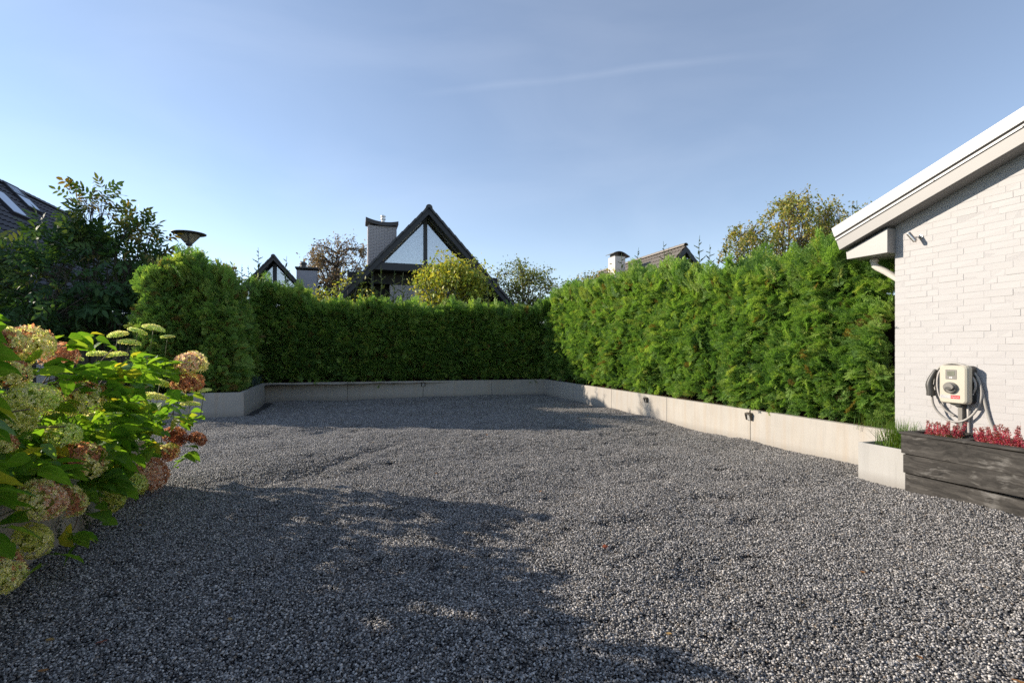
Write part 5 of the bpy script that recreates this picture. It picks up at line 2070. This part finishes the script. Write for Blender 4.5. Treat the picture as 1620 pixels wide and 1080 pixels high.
MB().box(xm - mull + .002, xm + mull - .002, -0.06, 0.10, 0.0, hh_ - 0.02).obj('mullion', M['black_paint'], win, attrs=False)
MB().box(-half - 0.35, half + 0.35, rec - 0.45, rec + 0.25, zs - 0.30, zs - 0.02).obj('floor_beam', M['black_paint'], G, attrs=False)
MB().box(-half - 1.2, half + 1.2, rec + 0.3, rec + 0.9, zs - 0.75, zs - 0.31).obj('recess_ceiling', M['black_recess'], G, attrs=False)
b0 = on_s(617, 440, HS - rec - 0.3)
xw0 = b0[0] - ap[0]
brick_face(G, xw0, xw0 + 2.4, rec + 0.2, rec + 0.6, 0.0, zs - 0.78, M['far_brick'], M['far_mortar'], faces=('front', 'left'), seed=4)
for xx in (xw0 - 0.75,):
    MB().box(xx, xx + 0.11, rec + 0.1, rec + 0.2, 0, zs - 0.32).obj('post', M['black_paint'], G, attrs=False)
# its chimney on the left slope
CSY = 2.0
c0 = on_s(582.5, 356, HS - CSY)
c1 = on_s(627, 356, HS - CSY)
cxa, cxb = c0[0] - ap[0], c1[0] - ap[0]
chm = link(bpy.data.objects.new('chimney', None), G)
brick_face(chm, cxa, cxb, CSY, CSY + 0.75, 2.8, c0[1], M['far_brick'], M['far_mortar'], seed=6)
hz0 = on_s(600, 352, HS - CSY)[1]
hood(chm, cxa - 0.10, cxb + 0.08, CSY - 0.12, CSY + 0.87, c0[1] + 0.05, 0.11, 0.15, M['lead'], tilt=0.09)
for px_ in (0.05, cxb - cxa - 0.2):
    MB().box(cxa + px_, cxa + px_ + 0.14, CSY + 0.1, CSY + 0.6, c0[1], c0[1] + 0.10).obj('hood_leg', M['lead'], chm, attrs=False)
fl_ = MB().lathe([(0.075, 0), (0.075, 0.18), (0.11, 0.19), (0.11, 0.24), (0.075, 0.25), (0.075, 0.30), (0.11, 0.31), (0.11, 0.36), (0.02, 0.40)], 14)
fo = fl_.obj('flue', M['steel'], chm, smooth=False, attrs=False)
fo.location = ((cxa + cxb) / 2 + 0.05, CSY + 0.35, c0[1] + 0.16)

# smaller gable farther to the left
H2 = -33.0
ap2 = on_s(432.5, 404, H2)
lf2 = on_s(408, 428, H2)
rt2 = on_s(482, 458, H2)
G2, k2, in2, wl2, rec2 = gable_house('gable_house', 'small far grey gable with a pale glazed front at the left of the weeping tree', H2, ap2, (ap2[0] - (rt2[0] - ap2[0]), rt2[1]), rt2, 8.0, False)
win2 = link(bpy.data.objects.new('window', None), G2)
win2.location = (0, rec2, 0)
zs2 = 4.0
for sg in (-1, 1):
    x1_ = (in2 - 0.1 - zs2) / k2
    MB().prism_y([(sg * 0.12, zs2), (sg * x1_, zs2), (sg * 0.12, in2 - 0.1 - 0.12 * k2)], 0.05, 0.07).obj('pane', M['glass'], win2, attrs=False)
    MB().prism_y([(sg * 0.12, zs2), (sg * x1_, zs2), (sg * 0.12, in2 - 0.1 - 0.12 * k2)], 0.25, 0.28).obj('curtain', M['curtain'], win2, attrs=False)
MB().box(-0.11, 0.11, -0.02, 0.12, zs2, in2 - 0.1).obj('mullion', M['black_paint'], win2, attrs=False)
ch2 = link(bpy.data.objects.new('chimney', None), G2)
d0_ = on_s(469, 427, H2 - 0.5)
d1_ = on_s(501, 427, H2 - 0.5)
MB().box(d0_[0] - ap2[0], d1_[0] - ap2[0], 0.5, 1.5, 2.0, d0_[1]).obj('stack', M['render_grey'], ch2, attrs=False)
MB().box(d0_[0] - ap2[0] - 0.08, d1_[0] - ap2[0] + 0.08, 0.4, 1.6, d0_[1] + 0.12, d0_[1] + 0.20).obj('chimney_hood', M['lead'], ch2, attrs=False)
for q in (0.1, 0.85):
    x = d0_[0] - ap2[0] + (d1_[0] - d0_[0]) * q
    MB().box(x - .06, x + .06, 0.7, 1.3, d0_[1], d0_[1] + 0.12).obj('hood_leg', M['lead'], ch2, attrs=False)
MB().lathe([(0.16, 0), (0.16, 0.22), (0.24, 0.24), (0.2, 0.34), (0.05, 0.42)], 12, (d0_[0] - ap2[0] + 0.35, 1.0, d0_[1] + 0.2)).obj('flue', M['lead'], ch2, attrs=False)

# house behind the right hedge: a tiled slope facing the court, chimney with a metal hood
TR, ZR = 15.5, EYE + 15.5 / 3.02
sr = None
r_ = ray(1085, 388)
yy_ = TR / (r_[0] * E_[0] + r_[1] * E_[1])
sr = r_[0] * yy_ * D[0] + yy_ * D[1]
G3 = root('tiled_house', 'house with a weathered tiled roof and hooded chimney rising behind the right hedge', 'house', sr, TR, 0.0)
ve = on_s(1052, 428, sr)
kx = (ZR - ve[1]) / (TR - ve[0])
we = (ZR - 2.3) / kx
Lr = 9.0
tile_slope(G3, M['roof_tile_brown'], (-we, 2.3), (0, ZR), -Lr, 0.0, axis='x', col_w=0.26, row_h=0.36, amp=0.06)
tile_slope(G3, M['roof_tile_brown'], (we, 2.3), (0, ZR), -Lr, 0.0, axis='x', col_w=0.26, row_h=0.36, amp=0.06)
vv = [(-we + .4, 2.2), (we - .4, 2.2), (0.0, ZR - 0.25)]
mb = MB()
v = [(-Lr, a, b) for a, b in vv] + [(-0.35, a, b) for a, b in vv]
mb.add(v, [(0, 2, 1), (3, 4, 5), (0, 1, 4, 3), (1, 2, 5, 4), (2, 0, 3, 5)]).obj('gable_wall', M['black_recess'], G3, attrs=False)
ridge_tiles(G3, M['roof_tile_brown'], (-Lr, 0, ZR + 0.02), 22, Lr, 'x', 0.14)
for sg in (-1, 1):
    v = [(0.0, 0.0, ZR - .04), (0.0, sg * we, 2.26), (0.0, sg * we, 2.0), (0.0, 0.0, ZR - 0.32), (0.06, 0.0, ZR - .04), (0.06, sg * we, 2.26), (0.06, sg * we, 2.0), (0.06, 0.0, ZR - 0.32)]
    MB().add(v, [(0, 1, 2, 3), (4, 7, 6, 5), (0, 4, 5, 1), (3, 2, 6, 7)]).obj('barge_board', M['black_paint'], G3, attrs=False)
chr_ = link(bpy.data.objects.new('chimney', None), G3)
pc = at_y(973, 405, 27.0)
cs, ct = to_site(pc)
cs -= sr
ct -= TR
MB().box(cs - 0.75, cs, ct, ct + 0.62, 2.0, pc.z).obj('stack', M['pale_render'], chr_, attrs=False)
n = 8
top, bot = [], []
for i in range(n + 1):
    q = i / n
    zz = pc.z + 0.06 + 0.10 * (2 * q - 1) ** 2 if False else pc.z + 0.08 + 0.16 * math.sin(q * math.pi * 1.0 + 0.4) - 0.04 * q
    top.append((ct - 0.10 + 0.95 * q, zz + 0.035))
    bot.append((ct - 0.10 + 0.95 * q, zz))
pl = bot + top[::-1]
v = [(cs + 0.10, a, b) for a, b in pl] + [(cs - 0.85, a, b) for a, b in pl]
m = len(pl)
MB().add(v, [tuple(range(m)), tuple(range(2 * m - 1, m - 1, -1))] + [(i, i + m, (i + 1) % m + m, (i + 1) % m) for i in range(m)]).obj('chimney_hood', M['lead'], chr_, attrs=False)
for a in (0.05, 0.5):
    MB().box(cs - 0.65, cs - 0.1, ct + a, ct + a + 0.06, pc.z, pc.z + 0.16).obj('hood_leg', M['lead'], chr_, attrs=False)

# dark house at the far left: long roof slope with roof lights over a brick pillar
TL_E, ZL_E, TL_R, ZL_R = -9.0, 2.45, -14.4, 8.6
S0, S1 = -34.4, -20.3
G4 = root('dark_roofed_house', 'house with a long dark roof and roof lights behind the walnut tree', 'house', S0, TL_E, 0.0)
LL = S1 - S0
wE = TL_R - TL_E
tile_slope(G4, M['roof_tile_dark'], (0.0, ZL_E), (wE, ZL_R), 0, LL, axis='x', col_w=0.29, row_h=0.36, amp=0.055)
tile_slope(G4, M['roof_tile_dark'], (2 * wE, ZL_E), (wE, ZL_R), 0, LL, axis='x', col_w=0.29, row_h=0.36, amp=0.055)
ridge_tiles(G4, M['roof_tile_dark'], (0, wE, ZL_R + 0.01), 34, LL, 'x', 0.16)
v = [(0.5, -1.7, ZL_E + 1.6), (0.5, 2 * wE + 1.7, ZL_E + 1.6), (0.5, wE, ZL_R - 0.35), (LL - .5, -1.7, ZL_E + 1.6), (LL - .5, 2 * wE + 1.7, ZL_E + 1.6), (LL - .5, wE, ZL_R - 0.35)]
MB().box(0.5, LL - 0.5, 2 * wE + 0.7, -1.0, 0, ZL_E + 0.55).obj('wall', M['black_recess'], G4, attrs=False)
MB().add(v, [(0, 1, 2), (3, 5, 4), (0, 2, 5, 3), (1, 4, 5, 2), (0, 3, 4, 1)]).obj('roof_body', M['black_recess'], G4, attrs=False)
MB().box(0.0, LL, -0.06, 0.02, ZL_E - 0.16, ZL_E + 0.01).obj('fascia', M['black_paint'], G4, attrs=False)
gp = [(x, 0.07 * math.cos(math.radians(a)) + 0.09, ZL_E + 0.02 + 0.07 * math.sin(math.radians(a))) for x in (0, LL) for a in range(180, 361, 20)]
m = 10
MB().add(gp, [(i, i + 1, i + 1 + m, i + m) for i in range(m - 1)]).obj('gutter', M['grey_trim'], G4, attrs=False)
pp_ = at_y(72.5, 545, 16.6)
ps, pt = to_site(pp_)
pil = link(bpy.data.objects.new('pillar', None), G4)
pil.location = (ps - S0, pt - TL_E, 0)
brick_face(pil, -0.16, 0.16, -0.16, 0.16, 0, 2.62, M['far_brick'], M['far_mortar'], faces=('front', 'right', 'left'), seed=8, proud=0.014)
pil.rotation_euler = (0, 0, math.pi / 2)


def on_roof(px, py):
    """point of the left roof slope behind a photo pixel, in the house's own frame"""
    n_ = Vector((0, -(ZL_R - ZL_E), wE)).normalized()        # s, t, z
    r_ = ray(px, py)
    ds, dt = r_[0] * D[0] + r_[1] * D[1], r_[0] * E_[0] + r_[1] * E_[1]
    o_ = Vector((0, 0 - TL_E, EYE - ZL_E))
    d_ = Vector((ds, dt, r_[2]))
    q = -o_.dot(n_) / d_.dot(n_)
    return (ds * q - S0, dt * q - TL_E, r_[2] * q + EYE)


ul = math.hypot(wE, ZL_R - ZL_E)
for (px, py, wS, hS) in ((8, 323, 1.0, 1.25), (32, 315, 0.95, 1.25), (20, 304, 0.9, 0.5)):
    x, y, z = on_roof(px, py)
    u = y / wE
    ang_ = math.atan2(ZL_R - ZL_E, wE)
    o = link(bpy.data.objects.new('roof_light', None), G4)
    o.location = (x, u * wE, ZL_E + u * (ZL_R - ZL_E))
    o.rotation_euler = (ang_ + math.pi, 0, 0)
    o.rotation_euler = (Matrix.Rotation(math.atan2(ZL_R - ZL_E, wE), 3, 'X')).to_euler()
    for sgn in (1,):
        MB().box(-wS / 2, wS / 2, -hS / 2, hS / 2, -0.16, -0.115).obj('pane', M['skyglass'], o, attrs=False)
        MB().box(-wS / 2 - 0.08, -wS / 2 - 0.002, -hS / 2 - .08, hS / 2 + .08, -0.17, 0.0).obj('roof_light_frame', M['black_paint'], o, attrs=False)
        MB().box(wS / 2 + 0.002, wS / 2 + 0.08, -hS / 2 - .08, hS / 2 + .08, -0.17, 0.0).obj('roof_light_frame', M['black_paint'], o, attrs=False)
        MB().box(-wS / 2, wS / 2, -hS / 2 - .08, -hS / 2 - .002, -0.17, 0.0).obj('roof_light_frame', M['black_paint'], o, attrs=False)
        MB().box(-wS / 2, wS / 2, hS / 2 + .002, hS / 2 + .08, -0.17, 0.0).obj('roof_light_frame', M['black_paint'], o, attrs=False)

# ------------------------------------------------------------------ street lamp behind the conifer block
lp_ = at_y(299, 372, 15.2)
LA = wroot('street_lamp', 'street lamp with a wide shallow bowl rising behind the bushy conifer block', 'street lamp', (lp_.x, lp_.y, -0.3))
zt_ = lp_.z + 0.3
MB().lathe([(0.055, 0), (0.055, 1.0), (0.04, 1.05), (0.038, zt_ - 0.30)], 12).obj('pole', M['lead'], LA, smooth=False, attrs=False)
MB().lathe([(0.07, zt_ - 0.32), (0.10, zt_ - 0.26), (0.10, zt_ - 0.20), (0.06, zt_ - 0.19)], 14).obj('collar', M['lead'], LA, attrs=False)
MB().lathe([(0.10, zt_ - 0.235), (0.20, zt_ - 0.12), (0.30, zt_ - 0.005), (0.31, zt_ + 0.0)], 28).obj('bowl', M['lamp_bowl'], LA, smooth=True, attrs=False)
MB().lathe([(0.305, zt_ + 0.001), (0.455, zt_ + 0.035), (0.46, zt_ + 0.05), (0.30, zt_ + 0.085), (0.0001, zt_ + 0.10)], 28).obj('lamp_cap', M['lead'], LA, smooth=True, attrs=False)
for i in range(4):
    a = i * math.pi / 2 + 0.5
    MB().tube([(0.10 * math.cos(a), 0.10 * math.sin(a), zt_ - 0.24), (0.305 * math.cos(a), 0.305 * math.sin(a), zt_ + 0.0)], 0.012, 6).obj('rib', M['lead'], LA, attrs=False)


# ------------------------------------------------------------------ trees and shrubs
def tree(name, label, cat, base, crown_c, crown_r, nlimb, nleaf, leaf, cols, seed, trunk_r=0.12, stems=1, cluster=0.45, weep=0.0, bark='bark', group=None, shell=0.6, split=0.3, leafcoll=None, tint=(0.4, .25), twig=0.012, aspect=0.45):
    r = random.Random(seed)
    rr = np.random.default_rng(seed)
    g = wroot(name, label, cat, base, group)
    B = Vector(base)
    cc, cr = Vector(crown_c) - B, Vector(crown_r)
    mb = MB()
    ends, hang = [], []
    tops = []
    for k_ in range(stems):
        a = 2 * math.pi * k_ / stems + r.random()
        off = Vector((math.cos(a), math.sin(a), 0)) * (0.0 if stems == 1 else trunk_r * 1.2)
        top = cc + Vector((math.cos(a) * cr.x * 0.35 * (stems > 1), math.sin(a) * cr.y * 0.35 * (stems > 1), cr.z * 0.55))
        pts = smooth_path([off, off * 2.5 + Vector((r.gauss(0, .05), r.gauss(0, .05), (cc.z - cr.z) * split + 0.4)), off.lerp(top, 0.55) + Vector((r.gauss(0, .15), r.gauss(0, .15), 0.1)), top], 6)
        n = len(pts)
        mb.tube(pts, [trunk_r * (1 - 0.85 * (i / (n - 1)) ** 0.9) for i in range(n)], 8)
        tops.append(pts)
    for i in range(nlimb):
        while True:
            d = Vector((r.uniform(-1, 1), r.uniform(-1, 1), r.uniform(-1, 1)))
            if shell < d.length <= 1 or (d.length <= 1 and r.random() < 0.35):
                break
        tgt = cc + Vector((d.x * cr.x, d.y * cr.y, d.z * cr.z))
        pts = tops[r.randrange(len(tops))]
        lo = [p for p in pts[len(pts) // 4:] if p.z < tgt.z - 0.15] or pts[:len(pts) // 3 + 1]
        s_ = lo[-1 - min(len(lo) - 1, int(r.random() ** 2 * len(lo) * 0.6))]
        mid = s_.lerp(tgt, 0.5) + Vector((r.gauss(0, .1), r.gauss(0, .1), 0.12 * (tgt - s_).length))
        path = smooth_path([s_, mid, tgt], 4)
        th0 = trunk_r * 0.32 * min(1, (tgt - s_).length / 1.5)
        mb.tube(path, [max(twig * .5, th0 * (1 - 0.8 * j / (len(path) - 1))) for j in range(len(path))], 5, cap=False)
        ends.append(tgt)
        for j in range(3):
            e2 = tgt + Vector((r.gauss(0, cluster), r.gauss(0, cluster), r.gauss(0, cluster * .7)))
            q = path[len(path) // 2 + j]
            mb.tube([q, q.lerp(e2, .55) + Vector((0, 0, .05)), e2], [twig * .8, twig * .6, twig * .3], 4, cap=False)
            ends.append(e2)
            if weep > 0:
                dn = e2 + Vector((r.gauss(0, .15) * weep, r.gauss(0, .15) * weep, -weep * r.uniform(0.4, 1.1)))
                out = (e2 - cc)
                out.z = 0
                dn += out.normalized() * 0.22 * weep if out.length > 0 else Vector()
                mb.tube([e2, e2.lerp(dn, .4) + Vector((0, 0, .1 * weep)), dn], [twig * .4, twig * .35, twig * .2], 4, cap=False)
                hang.append((e2, dn))
    mb.obj('trunk', M[bark], g, smooth=True)
    E2 = np.array([e_[:] for e_ in ends])
    pick = rr.integers(0, len(E2), nleaf)
    P = E2[pick] + rr.normal(0, cluster * 0.62, (nleaf, 3)) * np.array([1, 1, 0.75])
    if weep > 0:
        H = np.array([[a[:], b[:]] for a, b in hang])
        m_ = int(nleaf * 0.75)
        pk = rr.integers(0, len(H), m_)
        q = rr.random((m_, 1))
        P[:m_] = H[pk, 0] * (1 - q) + H[pk, 1] * q + rr.normal(0, 0.045 * weep + 0.03, (m_, 3))
    ax = unit(rr.normal(0, 0.8, (nleaf, 3)) + np.array([0, 0, -0.45]))
    nv = unit(rr.normal(0, 0.7, (nleaf, 3)) + np.array([0, 0, 0.8]))
    F = frames(ax, nv)
    if leafcoll is not None:
        outd = unit(P - np.array(cc[:]))
        ax = unit(outd * 0.9 + rr.normal(0, 0.45, (nleaf, 3)) + np.array([0, 0, -0.05]))
        F = frames(ax, nv)
        tt = np.clip(rr.normal(tint[0], tint[1], nleaf), 0, 1)
        scatter('crown', leafcoll, P, eulers(F), leaf * rr.uniform(0.7, 1.2, nleaf), tt, g)
        return g
    shp = np.array([[0, 0, 0], [0.5, -aspect / 2, 0.04], [1, 0, -0.06], [0.5, aspect / 2, 0.04]])
    sz = leaf * rr.uniform(0.6, 1.3, (nleaf, 1, 1))
    V = P[:, None, :] + np.einsum('nij,kj->nki', F, shp) * sz
    cols_ = np.array(cols)
    w = rr.random((nleaf, 1))
    ci = rr.integers(0, len(cols_), nleaf)
    C_ = cols_[ci] * (0.65 + 0.7 * w)
    me = quads_mesh('crown', V, 4, M['leafcol'], col=C_)
    o = link(bpy.data.objects.new('crown', me), g)
    o['kind'] = 'stuff'
    return g


def pinnate(seed):
    r = random.Random(seed)
    mb = MB()
    mb.tube([(0, 0, 0), (0.5, 0, 0.02), (0.95, 0, -0.08)], [0.008, 0.006, 0.004], 4)
    prs = [(0.30, 1, .34), (0.30, -1, .34), (0.55, 1, .40), (0.55, -1, .40), (0.78, 1, .42), (0.78, -1, .42), (0.95, 0, .5)]
    for x, sg, L in prs:
        d = Vector((0.55 if sg else 1, 0.85 * sg, -0.30 + r.gauss(0, .18))).normalized()
        p = Vector((x, 0, 0.02 - 0.1 * x * x))
        sd_ = d.cross(Vector((r.gauss(0, .3), r.gauss(0, .3), 1))).normalized()
        dn = Vector((0, 0, -1))
        w = L * 0.21
        mb.add([p, p + d * L * .35 + sd_ * w, p + d * L * .75 + sd_ * w * .75 + dn * L * .10, p + d * L + dn * L * .25, p + d * L * .75 - sd_ * w * .75 + dn * L * .10, p + d * L * .35 - sd_ * w,
                p + d * L * .45 + dn * 0.03 * L], [(0, 6, 1), (1, 6, 2), (2, 6, 3), (3, 6, 4), (4, 6, 5), (5, 6, 0)])
    return mb.mesh('walnut_leaf', M['walnut'])


walnut_c = proto_collection('walnut_leaves', [pinnate(i) for i in range(5)])
wb = at_y(147, 545, 13.3)
wc = at_y(118, 425, 13.3)
tree('walnut_tree', 'dark walnut tree with drooping leaflets in front of the dark roofed house', 'tree', (wb.x, wb.y, -0.25), (wc.x, wc.y, 3.05), (2.1, 1.5, 1.3), 85, 1400, 0.42, None, 71, trunk_r=0.075, stems=3, cluster=0.30, bark='bark',
     leafcoll=walnut_c, tint=(0.35, 0.25), split=0.9)
# its tall leading shoots stand clear above the crown
wtop = at_y(143, 300, 13.3)
tree('walnut_tree', 'young upright walnut stem topping the darker crown at the left', 'tree', (wb.x + 0.12, wb.y - 0.1, -0.25), (wtop.x + 0.05, wtop.y, wtop.z - 0.55), (0.42, 0.35, 0.60), 16, 70, 0.40, None, 72, trunk_r=0.04, stems=1, cluster=0.14,
     leafcoll=walnut_c, tint=(0.75, 0.2))
wt2 = at_y(205, 372, 13.2)
tree('walnut_tree', 'slim walnut stem with yellowing top leaves next to the conifer block', 'tree', (wb.x + 0.8, wb.y, -0.25), (wt2.x, wt2.y, wt2.z - 0.35), (0.5, 0.4, 0.75), 22, 140, 0.38, None, 73, trunk_r=0.04, stems=1, cluster=0.2,
     leafcoll=walnut_c, tint=(0.7, 0.25))

COPPER = [(0.15, 0.11, 0.10), (0.19, 0.14, 0.11), (0.14, 0.13, 0.08), (0.23, 0.18, 0.14)]
YG = [(0.28, 0.36, 0.06), (0.36, 0.40, 0.065), (0.21, 0.30, 0.06), (0.42, 0.41, 0.08)]
GR = [(0.12, 0.17, 0.045), (0.17, 0.22, 0.06), (0.22, 0.23, 0.07), (0.10, 0.14, 0.04)]
BI = [(0.22, 0.26, 0.06), (0.32, 0.30, 0.075), (0.38, 0.30, 0.085), (0.20, 0.25, 0.06)]
p = at_y(533, 425, 34.0)
tree('copper_beech', 'brownish weeping tree with an open crown between the small gable and the chimney', 'tree', (p.x, p.y, -0.25), (p.x, p.y, p.z - 0.2), (2.35, 2.2, 2.3), 90, 9000, 0.17, COPPER, 81, trunk_r=0.2, cluster=0.40, weep=0.9, bark='bark_dark', twig=0.022)
p = at_y(553, 447, 19.0)
tree('shrub', 'yellow green shrub under the brick chimney of the gabled house', 'shrub', (p.x, p.y, -0.25), (p.x, p.y, 3.05), (1.0, 0.8, 1.05), 34, 1900, 0.13, YG, 82, trunk_r=0.06, stems=3, cluster=0.28)
p = at_y(505, 462, 19.5)
tree('shrub', 'low yellow green shrub between the small gable and the gabled house', 'shrub', (p.x, p.y, -0.25), (p.x, p.y, 2.9), (0.8, 0.7, 0.75), 24, 1200, 0.12, YG, 83, trunk_r=0.05, stems=3, cluster=0.25)
p = at_y(712, 440, 17.6)
tree('tree', 'small yellowing tree standing before the triangular window', 'tree', (p.x, p.y, -0.25), (p.x, p.y, 3.7), (1.15, 0.9, 0.95), 60, 5200, 0.145, YG + [(0.42, 0.42, 0.07), (0.26, 0.32, 0.06)], 84, trunk_r=0.08, stems=2, cluster=0.25)
p = at_y(826, 440, 27.0)
tree('tree', 'pale olive leafy tree to the right of the gabled house', 'tree', (p.x, p.y, -0.25), (p.x, p.y, 4.5), (1.7, 1.5, 1.75), 64, 5600, 0.15, GR, 85, trunk_r=0.13, cluster=0.34)
p = at_y(905, 452, 24.0)
tree('shrub', 'loose greenery in the gap between the hedge corner and the hooded chimney', 'shrub', (p.x, p.y, -0.25), (p.x, p.y, 3.6), (1.1, 1.0, 1.1), 34, 1900, 0.13, GR, 86, trunk_r=0.07, stems=2, cluster=0.3)
p = at_y(948, 447, 25.5)
tree('shrub', 'bushy growth just left of the hooded chimney', 'shrub', (p.x, p.y, -0.25), (p.x, p.y, 4.6), (1.0, 0.8, 0.8), 28, 2400, 0.14, BI, 87, trunk_r=0.07, stems=2, cluster=0.3)
p = at_y(345, 425, 14.6)
tree('shrub', 'yellow leaved shrub peeping out behind the bushy conifer block', 'shrub', (p.x, p.y, -0.25), (p.x, p.y, 3.2), (0.62, 0.5, 0.62), 22, 650, 0.15, YG + [(0.3, 0.25, 0.03)], 88, trunk_r=0.05, stems=2, cluster=0.22)
for px, ytop, yd, rx, rz_, sd, n, lab in ((1182, 352, 14.5, 0.50, 0.85, 91, 2600, 'slender drooping birch top, leftmost of those behind the right hedge'), (1252, 305, 15.0, 0.85, 1.15, 92, 7000, 'broad golden birch top, tallest behind the right hedge'),
                                          (1312, 312, 15.5, 0.42, 1.0, 93, 1700, 'thin birch top between the golden birch and the white roof'), (1345, 330, 17.0, 0.7, 0.8, 94, 2600, 'birch top half hidden behind the white roof edge')):
    p = at_y(px, ytop, yd)
    tree('birch_tree', lab, 'tree', (p.x, p.y, -0.25), (p.x, p.y, p.z - rz_ * 0.9), (rx, rx, rz_), 26 if n < 3000 else 46, n, 0.082, BI, sd, trunk_r=0.07, cluster=0.16, weep=0.5, group='birches behind the right hedge', aspect=0.6)
